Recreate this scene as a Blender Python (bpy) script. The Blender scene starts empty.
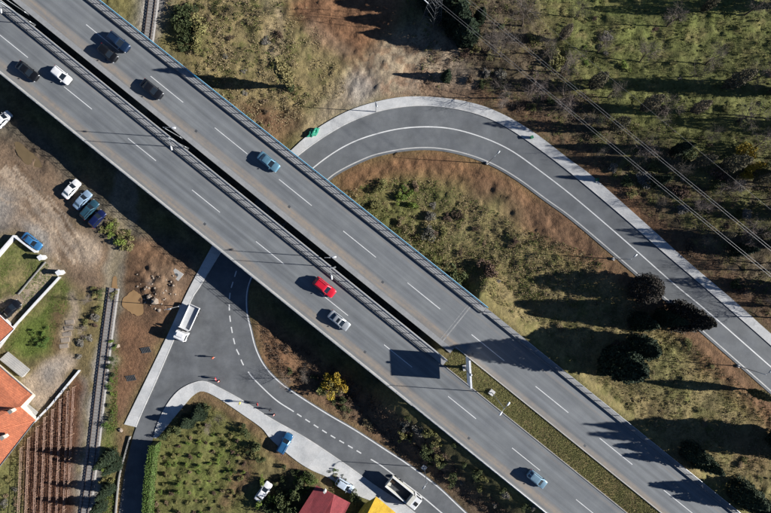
import bpy, bmesh, math, random
import numpy as np
from mathutils import Vector, Matrix, geometry
R = math.radians
rnd = random.Random(7)
col = bpy.context.scene.collection
sc = bpy.context.scene

# ------------------------------------------------------------------ camera, sky, sun, exposure
CX, CY, HCAM, ZD = 385.5, 256.5, 112.8, 5.7          # image centre, camera height, motorway height
def scl(z): return (HCAM - z) * 1.5 / 771.0
cam = bpy.data.cameras.new('camera'); cam.sensor_width = 36; cam.lens = 24; cam.clip_end = 3000
co = bpy.data.objects.new('camera', cam); col.objects.link(co); co.location = (0, 0, HCAM); sc.camera = co
ELEV = R(22.5); SAZ = Vector((1, -0.07, 0)).normalized()
w = bpy.data.worlds.new('World'); sc.world = w; w.use_nodes = True
nt = w.node_tree; bg = nt.nodes['Background']; sky = nt.nodes.new('ShaderNodeTexSky')
sky.sky_type = 'NISHITA'; sky.sun_disc = False; sky.sun_elevation = ELEV; sky.sun_rotation = R(94)
nt.links.new(sky.outputs[0], bg.inputs[0]); bg.inputs[1].default_value = 0.05
sky.altitude = 2500; sky.air_density = .7; sky.dust_density = .1; sky.ozone_density = 4.0
sl = bpy.data.lights.new('sun', 'SUN'); sl.energy = 5.0; sl.angle = R(0.53); sl.color = (1.0, 0.975, 0.94)
so = bpy.data.objects.new('sun', sl); col.objects.link(so); so.location = (60, 0, 60)
sdir = Vector((SAZ.x * math.cos(ELEV), SAZ.y * math.cos(ELEV), math.sin(ELEV)))
so.rotation_euler = (-sdir).to_track_quat('-Z', 'Y').to_euler()
sc.view_settings.view_transform = 'Standard'; sc.view_settings.look = 'None'
sc.view_settings.exposure = 1.0; sc.view_settings.gamma = 1; sc.view_settings.use_curve_mapping = False
sc.cycles.max_bounces = 4; sc.cycles.diffuse_bounces = 1; sc.cycles.glossy_bounces = 2
sc.cycles.transparent_max_bounces = 4; sc.cycles.use_denoising = True

# ------------------------------------------------------------------ materials
MATS = {}
def new_mat(name):
    m = bpy.data.materials.new(name); m.use_nodes = True; MATS[name] = m
    return m, m.node_tree, m.node_tree.nodes['Principled BSDF']
def N(t, kind, **kw):
    n = t.nodes.new(kind)
    for k, v in kw.items():
        if k.startswith('_'): setattr(n, k[1:], v)
        else: n.inputs[k].default_value = v
    return n
def noise(t, scale, detail=3, vec=None, rough=.6):
    n = N(t, 'ShaderNodeTexNoise', Scale=scale, Detail=detail, Roughness=rough)
    if vec is not None: t.links.new(vec, n.inputs['Vector'])
    return n.outputs['Fac']
def ramp(t, fac, a, b, lo=0., hi=1.):
    n = N(t, 'ShaderNodeMapRange'); n.inputs[1].default_value = a; n.inputs[2].default_value = b
    n.inputs[3].default_value = lo; n.inputs[4].default_value = hi; t.links.new(fac, n.inputs[0]); return n.outputs[0]
def mixc(t, fac, a, b, mode='MIX'):
    n = t.nodes.new('ShaderNodeMix'); n.data_type = 'RGBA'; n.blend_type = mode
    for v, i in ((fac, 0), (a, 6), (b, 7)):
        if hasattr(v, 'default_value') or hasattr(v, 'is_output'): t.links.new(v, n.inputs[i])
        elif i == 0: n.inputs[0].default_value = v
        else: n.inputs[i].default_value = (*v, 1)
    return n.outputs[2]
def mth(t, op, a, b=0.):
    n = t.nodes.new('ShaderNodeMath'); n.operation = op
    for i, v in ((0, a), (1, b)):
        if hasattr(v, 'is_output'): t.links.new(v, n.inputs[i])
        else: n.inputs[i].default_value = v
    return n.outputs[0]
def bump(t, p, h, strength=.4, dist=.1):
    b = N(t, 'ShaderNodeBump', Strength=strength, Distance=dist); t.links.new(h, b.inputs['Height'])
    t.links.new(b.outputs[0], p.inputs['Normal'])
def mat(name, c1, c2=None, scale=2., rough=.8, bmp=0., island=False, metal=0., spec=.3, objrand=0.):
    if name in MATS: return MATS[name]
    m, t, p = new_mat(name); p.inputs['Roughness'].default_value = rough; p.inputs['Metallic'].default_value = metal
    p.inputs['Specular IOR Level'].default_value = spec
    c2 = c2 or tuple(x * .75 for x in c1)
    tc = t.nodes.new('ShaderNodeTexCoord').outputs['Object']
    f = ramp(t, noise(t, scale, 4, tc), .3, .7)
    c = mixc(t, f, c1, c2)
    if island:
        g = t.nodes.new('ShaderNodeNewGeometry')
        k = ramp(t, g.outputs['Random Per Island'], 0, 1)
        c = mixc(t, k, c1, c2)
    if objrand:
        oi = t.nodes.new('ShaderNodeObjectInfo')
        v = ramp(t, oi.outputs['Random'], 0, 1, 1 - objrand, 1 + objrand)
        h = N(t, 'ShaderNodeHueSaturation'); t.links.new(c, h.inputs['Color']); t.links.new(v, h.inputs['Value'])
        hu = ramp(t, oi.outputs['Random'], 0, 1, .5 + .06 * objrand, .5 - .06 * objrand); t.links.new(hu, h.inputs['Hue'])
        c = h.outputs[0]
    t.links.new(c, p.inputs['Base Color'])
    if bmp: bump(t, p, noise(t, scale * 3, 4, tc), bmp, .05)
    return m
def leafmat(name, c1, c2, objrand=.25):
    m = mat(name, c1, c2, 1, .75, island=True, spec=.15, objrand=objrand); return m

def ground_mat():
    m, t, p = new_mat('ground_cover'); p.inputs['Roughness'].default_value = .95; p.inputs['Specular IOR Level'].default_value = .1
    tc = t.nodes.new('ShaderNodeTexCoord').outputs['Object']
    a = t.nodes.new('ShaderNodeAttribute'); a.attribute_name = 'cover'; base = a.outputs['Color']
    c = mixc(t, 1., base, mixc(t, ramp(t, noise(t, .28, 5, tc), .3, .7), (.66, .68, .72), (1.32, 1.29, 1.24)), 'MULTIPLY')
    c = mixc(t, 1., c, mixc(t, ramp(t, noise(t, 1.7, 5, tc, .7), .32, .68), (.72, .73, .73), (1.26, 1.25, 1.23)), 'MULTIPLY')
    c = mixc(t, 1., c, mixc(t, ramp(t, noise(t, 7., 3, tc, .7), .3, .7), (.78, .78, .78), (1.2, 1.2, 1.2)), 'MULTIPLY')
    # pale stones and straw flecks
    vn = N(t, 'ShaderNodeTexVoronoi', Scale=2.6); t.links.new(tc, vn.inputs['Vector'])
    fl = mth(t, 'MULTIPLY', ramp(t, vn.outputs['Distance'], .1, .16, 1, 0), ramp(t, noise(t, .5, 2, tc), .5, .62))
    c = mixc(t, mth(t, 'MULTIPLY', fl, .3), c, (.32, .27, .21))
    t.links.new(c, p.inputs['Base Color'])
    h = mth(t, 'ADD', mth(t, 'MULTIPLY', noise(t, 1.3, 6, tc, .68), 1.0), mth(t, 'MULTIPLY', noise(t, 5., 4, tc, .7), .35))
    bump(t, p, h, .6, .4)
    return m
def asphalt_mat(name, c, dirt=None, uv=True, streak=.5, dirtcol=(.29, .235, .18), cracks=0., tracks=()):
    m, t, p = new_mat(name); p.inputs['Roughness'].default_value = .82; p.inputs['Specular IOR Level'].default_value = .35
    tc = t.nodes.new('ShaderNodeTexCoord').outputs['UV' if uv else 'Object']
    sp = t.nodes.new('ShaderNodeSeparateXYZ'); t.links.new(tc, sp.inputs[0])
    mp = N(t, 'ShaderNodeMapping'); t.links.new(tc, mp.inputs[0]); mp.inputs['Scale'].default_value = (.025, .9, 1) if uv else (1, 1, 1)
    k = (1 - streak * .42, 1 + streak * .42)
    cc = mixc(t, 1., c, mixc(t, ramp(t, noise(t, 1. if uv else .25, 4, mp.outputs[0]), .3, .7), (k[0],) * 3, (k[1],) * 3), 'MULTIPLY')
    cc = mixc(t, 1., cc, mixc(t, ramp(t, noise(t, .22, 4, tc), .3, .7), (.86, .86, .88), (1.14, 1.13, 1.11)), 'MULTIPLY')
    cc = mixc(t, 1., cc, mixc(t, ramp(t, noise(t, 9, 2, tc), .3, .7), (.9, .9, .9), (1.1, 1.1, 1.1)), 'MULTIPLY')
    if not uv:
        cc = mixc(t, ramp(t, noise(t, .13, 6, tc, .75), .54, .66, 0, .22), cc, tuple(x * .65 for x in c))
        cc = mixc(t, ramp(t, noise(t, .5, 6, tc, .8), .56, .72, 0, .2), cc, (.19, .185, .175))
    if cracks:
        mp2 = N(t, 'ShaderNodeMapping'); t.links.new(tc, mp2.inputs[0]); mp2.inputs['Scale'].default_value = (.12, .12, 1)
        v = N(t, 'ShaderNodeTexVoronoi', Scale=1., _feature='DISTANCE_TO_EDGE'); t.links.new(mp2.outputs[0], v.inputs['Vector'])
        cc = mixc(t, mth(t, 'MULTIPLY', ramp(t, v.outputs['Distance'], .0, .01, 1, 0), cracks), cc, (.05, .05, .05))
    for b0 in tracks:
        d = mth(t, 'ABSOLUTE', mth(t, 'SUBTRACT', sp.outputs[1], b0)); f = mth(t, 'MULTIPLY', ramp(t, d, .1, .55, 1, 0), ramp(t, noise(t, .6, 4, mp.outputs[0]), .3, .7, .3, 1))
        cc = mixc(t, mth(t, 'MULTIPLY', f, .3), cc, tuple(x * .5 for x in c))
    for (b0, hw, amt) in (dirt or []):
        d = mth(t, 'ABSOLUTE', mth(t, 'SUBTRACT', sp.outputs[1], b0))
        f = mth(t, 'MULTIPLY', ramp(t, d, hw * .45, hw * 1.25, 1, 0), mth(t, 'MULTIPLY', ramp(t, noise(t, 1.3, 5, mp.outputs[0]), .3, .62, .25, 1), ramp(t, noise(t, 1.1, 5, tc, .7), .3, .6, .35, 1)))
        cc = mixc(t, mth(t, 'MULTIPLY', f, amt), cc, dirtcol)
    t.links.new(cc, p.inputs['Base Color']); bump(t, p, noise(t, 14, 3, tc), .25, .02)
    return m
def concrete_mat(name, c, joint=0., rough=.85):
    m, t, p = new_mat(name); p.inputs['Roughness'].default_value = rough; p.inputs['Specular IOR Level'].default_value = .25
    tc = t.nodes.new('ShaderNodeTexCoord').outputs['Object']
    cc = mixc(t, 1., c, mixc(t, ramp(t, noise(t, .35, 5, tc), .3, .7), (.8, .81, .82), (1.12, 1.1, 1.08)), 'MULTIPLY')
    cc = mixc(t, 1., cc, mixc(t, ramp(t, noise(t, 4, 5, tc, .7), .3, .7), (.86, .85, .83), (1.1, 1.1, 1.1)), 'MULTIPLY')
    cc = mixc(t, ramp(t, noise(t, .9, 5, tc, .75), .58, .75, 0, .45), cc, tuple(x * .55 for x in c))
    if joint:
        uvn = t.nodes.new('ShaderNodeTexCoord').outputs['UV']; sx = t.nodes.new('ShaderNodeSeparateXYZ'); t.links.new(uvn, sx.inputs[0]); fr = mth(t, 'FRACT', mth(t, 'DIVIDE', sx.outputs[0], joint))
        cell = N(t, 'ShaderNodeTexWhiteNoise', _noise_dimensions='1D'); t.links.new(mth(t, 'FLOOR', mth(t, 'DIVIDE', sx.outputs[0], joint)), cell.inputs['W']); k = ramp(t, cell.outputs['Value'], 0, 1, .9, 1.06)
        hs = N(t, 'ShaderNodeHueSaturation'); t.links.new(cc, hs.inputs['Color']); t.links.new(k, hs.inputs['Value']); cc = mixc(t, ramp(t, fr, .0, .06 / joint, .45, .0), hs.outputs[0], tuple(x * .4 for x in c))
    t.links.new(cc, p.inputs['Base Color']); bump(t, p, noise(t, 8, 4, tc), .2, .03); return m

M_GROUND = ground_mat()
def paint_mat(name, c, wear):
    m, t, p = new_mat(name); p.inputs['Roughness'].default_value = .65; tc = t.nodes.new('ShaderNodeTexCoord').outputs['Object']
    cc = mixc(t, ramp(t, noise(t, .7, 5, tc, .7), .3, .7), c, tuple(x * .72 for x in c)); f = mth(t, 'MULTIPLY', ramp(t, noise(t, 11, 4, tc, .75), .5, .66), ramp(t, noise(t, .45, 3, tc), .35, .65, .2, 1))
    t.links.new(mixc(t, mth(t, 'MULTIPLY', f, wear), cc, (.16, .165, .17)), p.inputs['Base Color'])
paint_mat('paint', (.74, .74, .72), .7); paint_mat('paint_old', (.55, .54, .51), 1.)
concrete_mat('concrete', (.40, .39, .37)); concrete_mat('pave', (.52, .525, .52), 3.6); concrete_mat('concrete_dark', (.24, .235, .22))
mat('blue_steel', (.04, .3, .5), (.06, .34, .5), 1.5, .5, metal=.0, spec=.5)
mat('galv', (.42, .44, .45), (.3, .31, .32), 2, .45, metal=.6, spec=.5)
mat('galv_dark', (.13, .14, .15), (.08, .085, .09), 2, .55, metal=.4)
mat('white_steel', (.75, .76, .76), (.6, .6, .6), 2, .5)
mat('white_wall', (.6, .59, .56), (.42, .41, .38), 1.5, .8)
mat('tyre', (.015, .015, .015), None, 5, .9); mat('rim', (.4, .4, .41), (.3, .3, .3), 5, .35, metal=.8)
mat('glass', (.012, .017, .022), (.01, .014, .02), 3, .08, spec=.7)
mat('headlight', (.75, .77, .8), None, 5, .15, spec=.8); mat('taillight', (.35, .01, .01), None, 5, .2, spec=.6)
mat('black_plastic', (.02, .02, .022), None, 5, .6)
mat('bark', (.085, .062, .046), (.045, .035, .028), 3, .95, .3)
mat('twig', (.23, .19, .16), (.13, .105, .085), 1, .95, island=True, objrand=.3)
mat('wood_post', (.3, .2, .13), (.2, .13, .09), 3, .9)

# ------------------------------------------------------------------ mesh helpers
class MB:
    def __init__(s): s.v = []; s.f = []
    def add(s, vs, fs):
        o = len(s.v); s.v.extend([tuple(v) for v in vs]); s.f.extend([tuple(i + o for i in f) for f in fs]); return s
    def box(s, c, d, rz=0., ax=None):
        X = Vector((math.cos(rz), math.sin(rz), 0)); Y = Vector((-math.sin(rz), math.cos(rz), 0)); Z = Vector((0, 0, 1))
        if ax: X, Y, Z = ax
        c = Vector(c); vs = [c + X * (d[0] / 2 * i) + Y * (d[1] / 2 * j) + Z * (d[2] / 2 * k) for i in (-1, 1) for j in (-1, 1) for k in (-1, 1)]
        return s.add(vs, [(0, 1, 3, 2), (4, 6, 7, 5), (0, 4, 5, 1), (2, 3, 7, 6), (0, 2, 6, 4), (1, 5, 7, 3)])
    def tube(s, p0, p1, r0, r1=None, n=6, cap=True):
        p0 = Vector(p0); p1 = Vector(p1); r1 = r0 if r1 is None else r1
        d = (p1 - p0)
        if d.length < 1e-6: return s
        d.normalize(); a = d.orthogonal().normalized(); b = d.cross(a)
        vs = []
        for p, r in ((p0, r0), (p1, r1)):
            for i in range(n):
                t = 2 * math.pi * i / n; vs.append(p + a * (r * math.cos(t)) + b * (r * math.sin(t)))
        fs = [(i, (i + 1) % n, n + (i + 1) % n, n + i) for i in range(n)]
        if cap: fs += [tuple(reversed(range(n))), tuple(range(n, 2 * n))]
        return s.add(vs, fs)
    def loft(s, rings, cap=True, close=True):
        n = len(rings[0]); o = len(s.v)
        for r in rings: s.v.extend([tuple(p) for p in r])
        for k in range(len(rings) - 1):
            for i in range(n if close else n - 1):
                j = (i + 1) % n
                s.f.append((o + k * n + i, o + k * n + j, o + (k + 1) * n + j, o + (k + 1) * n + i))
        if cap: s.f.append(tuple(o + i for i in reversed(range(n)))); s.f.append(tuple(o + (len(rings) - 1) * n + i for i in range(n)))
        return s
    def mesh(s, name, m, smooth=False):
        me = bpy.data.meshes.new(name); me.from_pydata(s.v, [], s.f)
        if m: me.materials.append(MATS[m] if isinstance(m, str) else m)
        if smooth: me.polygons.foreach_set('use_smooth', [True] * len(me.polygons))
        me.update(); return me
    def build(s, name, m, parent=None, smooth=False): return put(name, s.mesh(name, m, smooth), parent)
def put(name, me, parent=None, loc=None, rz=0., sca=None):
    o = bpy.data.objects.new(name, me); col.objects.link(o)
    if parent: o.parent = parent
    if loc is not None: o.location = loc
    if rz: o.rotation_euler = (0, 0, rz)
    if sca: o.scale = (sca, sca, sca) if not hasattr(sca, '__len__') else sca
    return o
def tag(o, label=None, cat=None, group=None, kind=None):
    if label: o['label'] = label
    if cat: o['category'] = cat
    if group: o['group'] = group
    if kind: o['kind'] = kind
    return o
def empty(name, loc, rz=0., label=None, cat=None, group=None):
    o = bpy.data.objects.new(name, None); col.objects.link(o); o.location = loc; o.rotation_euler = (0, 0, rz); o.empty_display_size = .2
    return tag(o, label, cat, group)

# ------------------------------------------------------------------ coordinates and terrain height
UX, UY = .7787, .6274
UC, VC = UX * CX + UY * CY, UY * CX - UX * CY
def px2w(px, py, z): s = scl(z); return ((px - CX) * s, -(py - CY) * s)
def D(u, v, dz=0.):                                   # motorway coordinates (image px along / across) to a point on the deck
    px, py = u * UX + v * UY, u * UY - v * UX
    x, y = px2w(px, py, ZD); return Vector((x, y, ZD + dz))
def sst(x, a, b): t = np.clip((x - a) / (b - a), 0, 1); return t * t * (3 - 2 * t)
A_AB = (560 - UC) * scl(ZD)                           # abutment
def G(x, y):
    x = np.asarray(x, float); y = np.asarray(y, float)
    a = x * UX - y * UY; b = x * UY + y * UX
    base = 4.9 * sst(a, -12, 66) * sst(b, -10, 4)
    base = base + .9 * sst(b, 22, 60) * sst(a, -20, 60)
    db = np.maximum(0, np.maximum(b - 5.6, -21.2 - b)); da = np.maximum(0, A_AB - a)
    emb = ZD - .14 - np.hypot(db / 1.65, da / .8)
    return np.maximum(base, emb)
def P(px, py, dz=0.):                                 # image position of a point on the ground -> where it stands
    z = 0.
    for _ in range(12):
        x, y = px2w(px, py, z); z = .5 * z + .5 * float(G(x, y))
    x, y = px2w(px, py, z); return Vector((x, y, float(G(x, y)) + dz))
def catmull(pts, n=6):
    out = []; m = len(pts)
    for i in range(m - 1):
        p0 = pts[max(i - 1, 0)]; p1 = pts[i]; p2 = pts[i + 1]; p3 = pts[min(i + 2, m - 1)]
        for k in range(n):
            t = k / n
            out.append(tuple(.5 * (2 * b + (c - a) * t + (2 * a - 5 * b + 4 * c - d) * t * t + (3 * b - a - 3 * c + d) * t ** 3) for a, b, c, d in zip(p0, p1, p2, p3)))
    out.append(tuple(pts[-1])); return out
def resample(pts, n):
    pts = np.array(pts, float); L = np.r_[0, np.cumsum(np.hypot(*np.diff(pts, axis=0).T))]
    t = np.linspace(0, L[-1], n); return np.stack([np.interp(t, L, pts[:, i]) for i in range(2)], 1)
def vnoise(x, y, seed=0):                              # value noise, numpy
    rs = np.random.RandomState(seed); T = rs.rand(256, 256)
    xi = np.floor(x).astype(int); yi = np.floor(y).astype(int); fx = x - xi; fy = y - yi
    fx = fx * fx * (3 - 2 * fx); fy = fy * fy * (3 - 2 * fy)
    g = lambda i, j: T[(xi + i) % 256, (yi + j) % 256]
    return (g(0, 0) * (1 - fx) + g(1, 0) * fx) * (1 - fy) + (g(0, 1) * (1 - fx) + g(1, 1) * fx) * fy
def inside(poly, X, Y):
    r = np.zeros(X.shape, bool); n = len(poly)
    for i in range(n):
        x0, y0 = poly[i]; x1, y1 = poly[(i + 1) % n]
        if y0 == y1: continue
        c = ((y0 > Y) != (y1 > Y)) & (X < (x1 - x0) * (Y - y0) / (y1 - y0) + x0); r ^= c
    return r
def strip(pts, wd):                                    # polygon around a polyline (px)
    p = np.array(pts, float); d = np.gradient(p, axis=0); d /= np.maximum(np.hypot(d[:, 0], d[:, 1])[:, None], 1e-6)
    n = np.stack([-d[:, 1], d[:, 0]], 1) * wd / 2; return [tuple(q) for q in np.r_[p + n, (p - n)[::-1]]]
def offset(pts, d):
    p = np.array(pts, float); g = np.gradient(p, axis=0); g /= np.maximum(np.hypot(g[:, 0], g[:, 1])[:, None], 1e-6)
    return p + np.stack([-g[:, 1], g[:, 0]], 1) * d

# road lines, image px
R_OUT = catmull([(278, 161), (290, 151.5), (306, 137), (326, 123), (351, 110), (380, 101), (408, 96.8), (442, 98), (476, 104), (505, 115.5), (536, 134), (570, 160), (593, 177), (656, 233), (687, 261), (737, 303.5), (771, 334), (850, 402)])
R_KERB = catmull([(282, 171), (297, 157), (320, 140), (345, 125), (366, 116), (382, 111), (406, 107), (432, 106.5), (466, 111.5), (498, 123), (530, 143), (570, 173), (618, 213), (665, 254), (706, 289), (771, 346), (845, 413)])
R_CEN = catmull([(290, 190), (312, 169), (335, 152), (357, 140.5), (382, 132.5), (406, 128), (432, 127), (456, 129.7), (484, 138), (510, 150), (536, 168), (570, 194), (609, 227), (640, 254), (674, 284), (711, 314.5), (771, 367), (840, 427)])
R_INN = catmull([(305, 204), (326, 181), (341, 170), (366, 158), (382, 153), (408, 148.5), (435, 148), (463, 153), (491, 163), (518, 178.5), (546, 199), (571, 217), (609, 249), (647, 282), (703, 331), (762, 383), (820, 435)])
L_LEFT = catmull([(236, 226), (222, 251), (200, 287), (190, 304), (157, 380), (136, 428), (127, 462), (123, 484), (119, 513), (112, 560)])
L_WALKL = catmull([(225, 224), (211, 248), (187, 293), (168.6, 333), (145, 382), (124.5, 424)])
L_RIGHT = catmull([(284, 226), (264, 252), (252, 276), (247, 292), (247, 312), (251, 330), (256, 349), (265, 366.5), (279.5, 382), (299, 396), (327.5, 414), (356, 430.6), (390, 452.6), (406, 463), (437, 486), (466, 513), (520, 562)])
C_OUT = catmull([(141, 560), (144, 513), (146, 480), (149, 458), (155.6, 429), (166, 406), (179, 390), (194.5, 382), (206, 381), (221, 388), (242, 399.5), (273, 419), (307, 438), (346, 464), (374, 484), (399.5, 500.6), (416, 513), (470, 556)])
C_INN = [(153, 437), (158, 437), (171, 421.5), (187, 402), (194, 395), (203, 391), (218.5, 398), (242, 413.7), (262, 428), (272, 440), (296, 460), (312, 470), (330, 478), (345, 490), (370, 500), (392, 509), (402, 520), (450, 560)]
C_INN = catmull(C_INN, 4)
L_CEN = catmull([(255, 236), (246, 250), (239, 264), (233, 282), (230, 294), (229.4, 310), (231.5, 328), (235.4, 346), (239.3, 355), (243, 364), (248.4, 372), (256, 381), (275.6, 399.5), (294, 411.6), (316, 426), (332, 436), (351, 447), (369, 458), (382, 466), (402, 481), (423, 497), (442, 513), (480, 545)])
LOWER = L_RIGHT + list(reversed(C_OUT)) + [(112, 560)] + list(reversed(L_LEFT))
LOWER_EDGE = list(offset(L_RIGHT, -1.6))
TRACK = [(158, -60), (152.5, 0), (149, 28), (113, 290), (107.5, 328), (101, 380), (93.5, 445), (85, 513), (79, 565)]

# ------------------------------------------------------------------ the ground sheet
def axis(lo, hi, step, far):
    c = np.arange(lo, hi + .01, step); e = [step * 1.25 ** k for k in range(1, 22)]; o = np.cumsum(e); o = o[o < far]
    return np.r_[lo - o[::-1], c, hi + o]
gx = axis(-90, 92, .42, 420); gy = axis(-62, 62, .42, 420)
X, Y = np.meshgrid(gx, gy); Z = G(X, Y)
PXX = X / scl(Z) + CX; PYY = -Y / scl(Z) + CY
def blur(a, k):
    for _ in range(2):
        for ax in (0, 1):
            p = np.pad(a, [(k, k) if i == ax else (0, 0) for i in (0, 1)], 'edge'); c = np.cumsum(p, axis=ax, dtype=float)
            z0 = np.zeros_like(np.take(c, [0], ax)); c = np.concatenate([z0, c], ax); n = 2 * k + 1
            a = (np.take(c, range(n, c.shape[ax]), ax) - np.take(c, range(0, c.shape[ax] - n), ax)) / n
    return a
jx = PXX + (vnoise(X * .35, Y * .35, 1) - .5) * 9 + (vnoise(X * 1.3, Y * 1.3, 2) - .5) * 4
jy = PYY + (vnoise(X * .35, Y * .35, 3) - .5) * 9 + (vnoise(X * 1.3, Y * 1.3, 4) - .5) * 4
C = {'dry': (.18, .138, .068), 'straw': (.25, .195, .098), 'olive': (.128, .128, .046), 'green': (.14, .148, .052), 'lush': (.118, .155, .036), 'soil': (.16, .096, .058),
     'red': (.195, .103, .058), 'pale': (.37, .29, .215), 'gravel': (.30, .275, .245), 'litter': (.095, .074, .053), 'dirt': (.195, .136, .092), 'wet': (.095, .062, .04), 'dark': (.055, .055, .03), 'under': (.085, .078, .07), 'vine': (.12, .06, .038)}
n1 = vnoise(X * .16, Y * .16, 5)[..., None]; n2 = vnoise(X * .5, Y * .5, 6)[..., None]
cov = np.array(C['dry']) * (1 - n1) + np.array(C['olive']) * n1
def paint(poly, c, k=2, amt=1., jit=True, brk=0.):
    global cov
    j_ = float(jit); m = inside(poly, PXX + (jx - PXX) * j_, PYY + (jy - PYY) * j_).astype(float)
    if k: m = blur(m, k)
    m = m[..., None] * amt
    if brk: m = m * np.clip((vnoise(X * .6, Y * .6, int(poly[0][0]) + 17)[..., None] * .6 + vnoise(X * 1.9, Y * 1.9, 9)[..., None] * .4 - brk) * 5 + .5, 0, 1)
    cov = cov * (1 - m) + np.array(C[c]) * m
    return m
def tl(pts): return [tuple(p) for p in pts]
paint([(180, -60), (300, -60), (345, 60), (352, 92), (310, 132), (270, 135), (190, 70)], 'straw', 4, .75, brk=.42)
paint([(500, -80), (900, -80), (900, 130), (690, 150), (600, 105), (560, 60)], 'green', 5, .9); paint([(500, -80), (900, -80), (900, 130), (690, 150), (600, 105), (560, 60)], 'dry', 4, .5, brk=.58)
paint([(560, -10), (760, -20), (771, 60), (620, 50)], 'lush', 6, .35, brk=.5)
paint([(395, -60), (520, -60), (545, 50), (600, 112), (690, 155), (900, 140), (900, 440), (771, 340), (690, 268), (600, 182), (520, 122), (440, 95), (440, 40)], 'litter', 4, .85, brk=.30)
paint([(560, 70), (700, 60), (800, 90), (800, 165), (690, 160), (600, 120)], 'green', 4, .7, brk=.35)
paint([(560, 130), (700, 170), (771, 160), (771, 240), (700, 235), (620, 190)], 'olive', 4, .8, brk=.45)
paint(tl(R_OUT[30:]) + tl(offset(R_OUT[30:], -20)[::-1]), 'soil', 3, .9, brk=.3)
paint([(572, 168), (600, 172), (660, 225), (690, 262), (680, 262), (610, 205)], 'red', 3, .9)
paint(strip([(600, 185), (640, 205), (690, 250)], 5), 'wet', 1, .9)
paint([(300, 140), (318, 112), (352, 66), (372, 38), (420, 22), (462, 48), (478, 86), (470, 102), (380, 100), (340, 116)], 'pale', 4, .7); paint([(345, 60), (400, 30), (450, 50), (430, 96), (380, 98), (352, 100)], 'red', 3, .5, brk=.5); paint(strip([(352, 40), (368, 70), (372, 100)], 3), 'wet', 0, .5, jit=.6); paint(strip([(300, 8), (330, 40), (352, 66)], 3), 'wet', 0, .5, jit=.6); paint(strip([(312, 4), (342, 36), (360, 58)], 3), 'wet', 0, .4, jit=.6)
paint([(345, 70), (372, 75), (376, 100), (352, 106)], 'gravel', 3, .8)
paint([(400, 90), (470, 84), (500, 110), (440, 97)], 'soil', 3, .9)
paint([(283, 6), (330, -20), (400, -20), (402, 24), (372, 46), (354, 62), (320, 42)], 'red', 3, .95)
paint([(300, 30), (340, 60), (350, 62), (356, 52), (310, 18)], 'dirt', 2, .7)
paint(strip([(266, -40), (268, 10), (274, 50), (276, 62)], 4), 'pale', 2, .7); paint(strip([(275, -40), (278, 10), (281, 50)], 3), 'pale', 1, .6)
paint([(232, 100), (262, 104), (300, 108), (306, 128), (280, 150), (262, 134)], 'soil', 3, .8); paint([(240, 108), (290, 112), (270, 135)], 'vine', 3, .6)
paint(tl(R_INN[6:]) + tl(offset(R_INN[6:], 30)[::-1]), 'red', 4, .9)
paint([(470, 165), (545, 205), (600, 250), (585, 262), (520, 225), (480, 200)], 'soil', 3, .9)
paint([(330, 195), (420, 190), (470, 230), (500, 290), (470, 310), (390, 235)], 'olive', 5, .8, brk=.35)
paint([(430, 230), (500, 195), (520, 215), (455, 260)], 'straw', 4, .7)
paint(strip([(447, 248), (475, 225), (500, 200)], 8), 'green', 2, .6)
paint([(395, 185), (420, 180), (425, 200), (400, 205)], 'lush', 4, .7)
paint([(490, 240), (600, 265), (650, 300), (740, 400), (771, 440), (771, 513), (720, 500), (600, 400), (500, 320)], 'straw', 5, .65, brk=.42)
paint([(660, 330), (690, 340), (680, 400), (640, 395)], 'green', 4, .55)
paint(tl(R_INN[60:]) + tl(offset(R_INN[60:], 18)[::-1]), 'soil', 3, .85)
paint([(715, 420), (771, 440), (771, 480), (740, 470)], 'soil', 4, .6)
# south-west side
paint([(-300, 90), (0, 90), (260, 300), (255, 340), (330, 400), (345, 560), (-300, 560)], 'dry', 4, .6)
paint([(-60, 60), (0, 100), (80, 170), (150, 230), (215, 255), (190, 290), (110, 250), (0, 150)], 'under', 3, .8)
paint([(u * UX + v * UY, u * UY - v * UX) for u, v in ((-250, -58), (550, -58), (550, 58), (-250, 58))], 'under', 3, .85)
paint([(-80, 110), (30, 152), (62, 172), (78, 222), (96, 226), (118, 262), (112, 292), (88, 300), (66, 272), (48, 255), (18, 233), (-80, 225)], 'dirt', 3, 1.)
paint([(-40, 185), (14, 186), (22, 205), (6, 228), (-40, 226)], 'gravel', 4, .8)
paint([(22, 222), (40, 224), (58, 250), (52, 262), (30, 240)], 'gravel', 2, .9); paint(strip([(0, 178), (30, 200), (50, 226), (60, 262), (64, 274)], 9), 'pale', 1, .55, jit=1, brk=.45); paint([(76, 232), (104, 244), (100, 262), (80, 262)], 'pale', 1, .8, jit=1)
for off_, wd_ in ((0, 7), (11, 4.5), (-10, 4)):
    paint(strip([(2 + off_, 168), (22 + off_, 182), (46 + off_, 208), (70 + off_, 240), (84 + off_, 262)], wd_), 'pale', 0, .85, jit=.5)
paint(strip([(10, 160), (32, 180), (58, 214), (74, 236), (84, 262), (80, 280)], 4.5), 'wet', 0, .6, jit=.5); paint(strip([(-10, 196), (20, 206), (48, 232), (62, 262)], 3), 'pale', 0, .7, jit=.6); paint(strip([(100, 258), (122, 330), (118, 420)], 3), 'wet', 0, .5, jit=.6); paint(strip([(150, 300), (140, 345), (122, 415)], 3), 'pale', 0, .35, jit=.6)
paint(strip([(4, 145), (20, 142), (42, 160), (52, 178)], 10), 'wet', 3, .6)
paint([(64, 238), (104, 240), (100, 268), (82, 270)], 'pale', 3, .7)
paint([(108, 244), (150, 238), (198, 272), (186, 296), (166, 334), (142, 382), (122, 426), (106, 428), (114, 345), (108, 290)], 'soil', 2, 1.)
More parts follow.
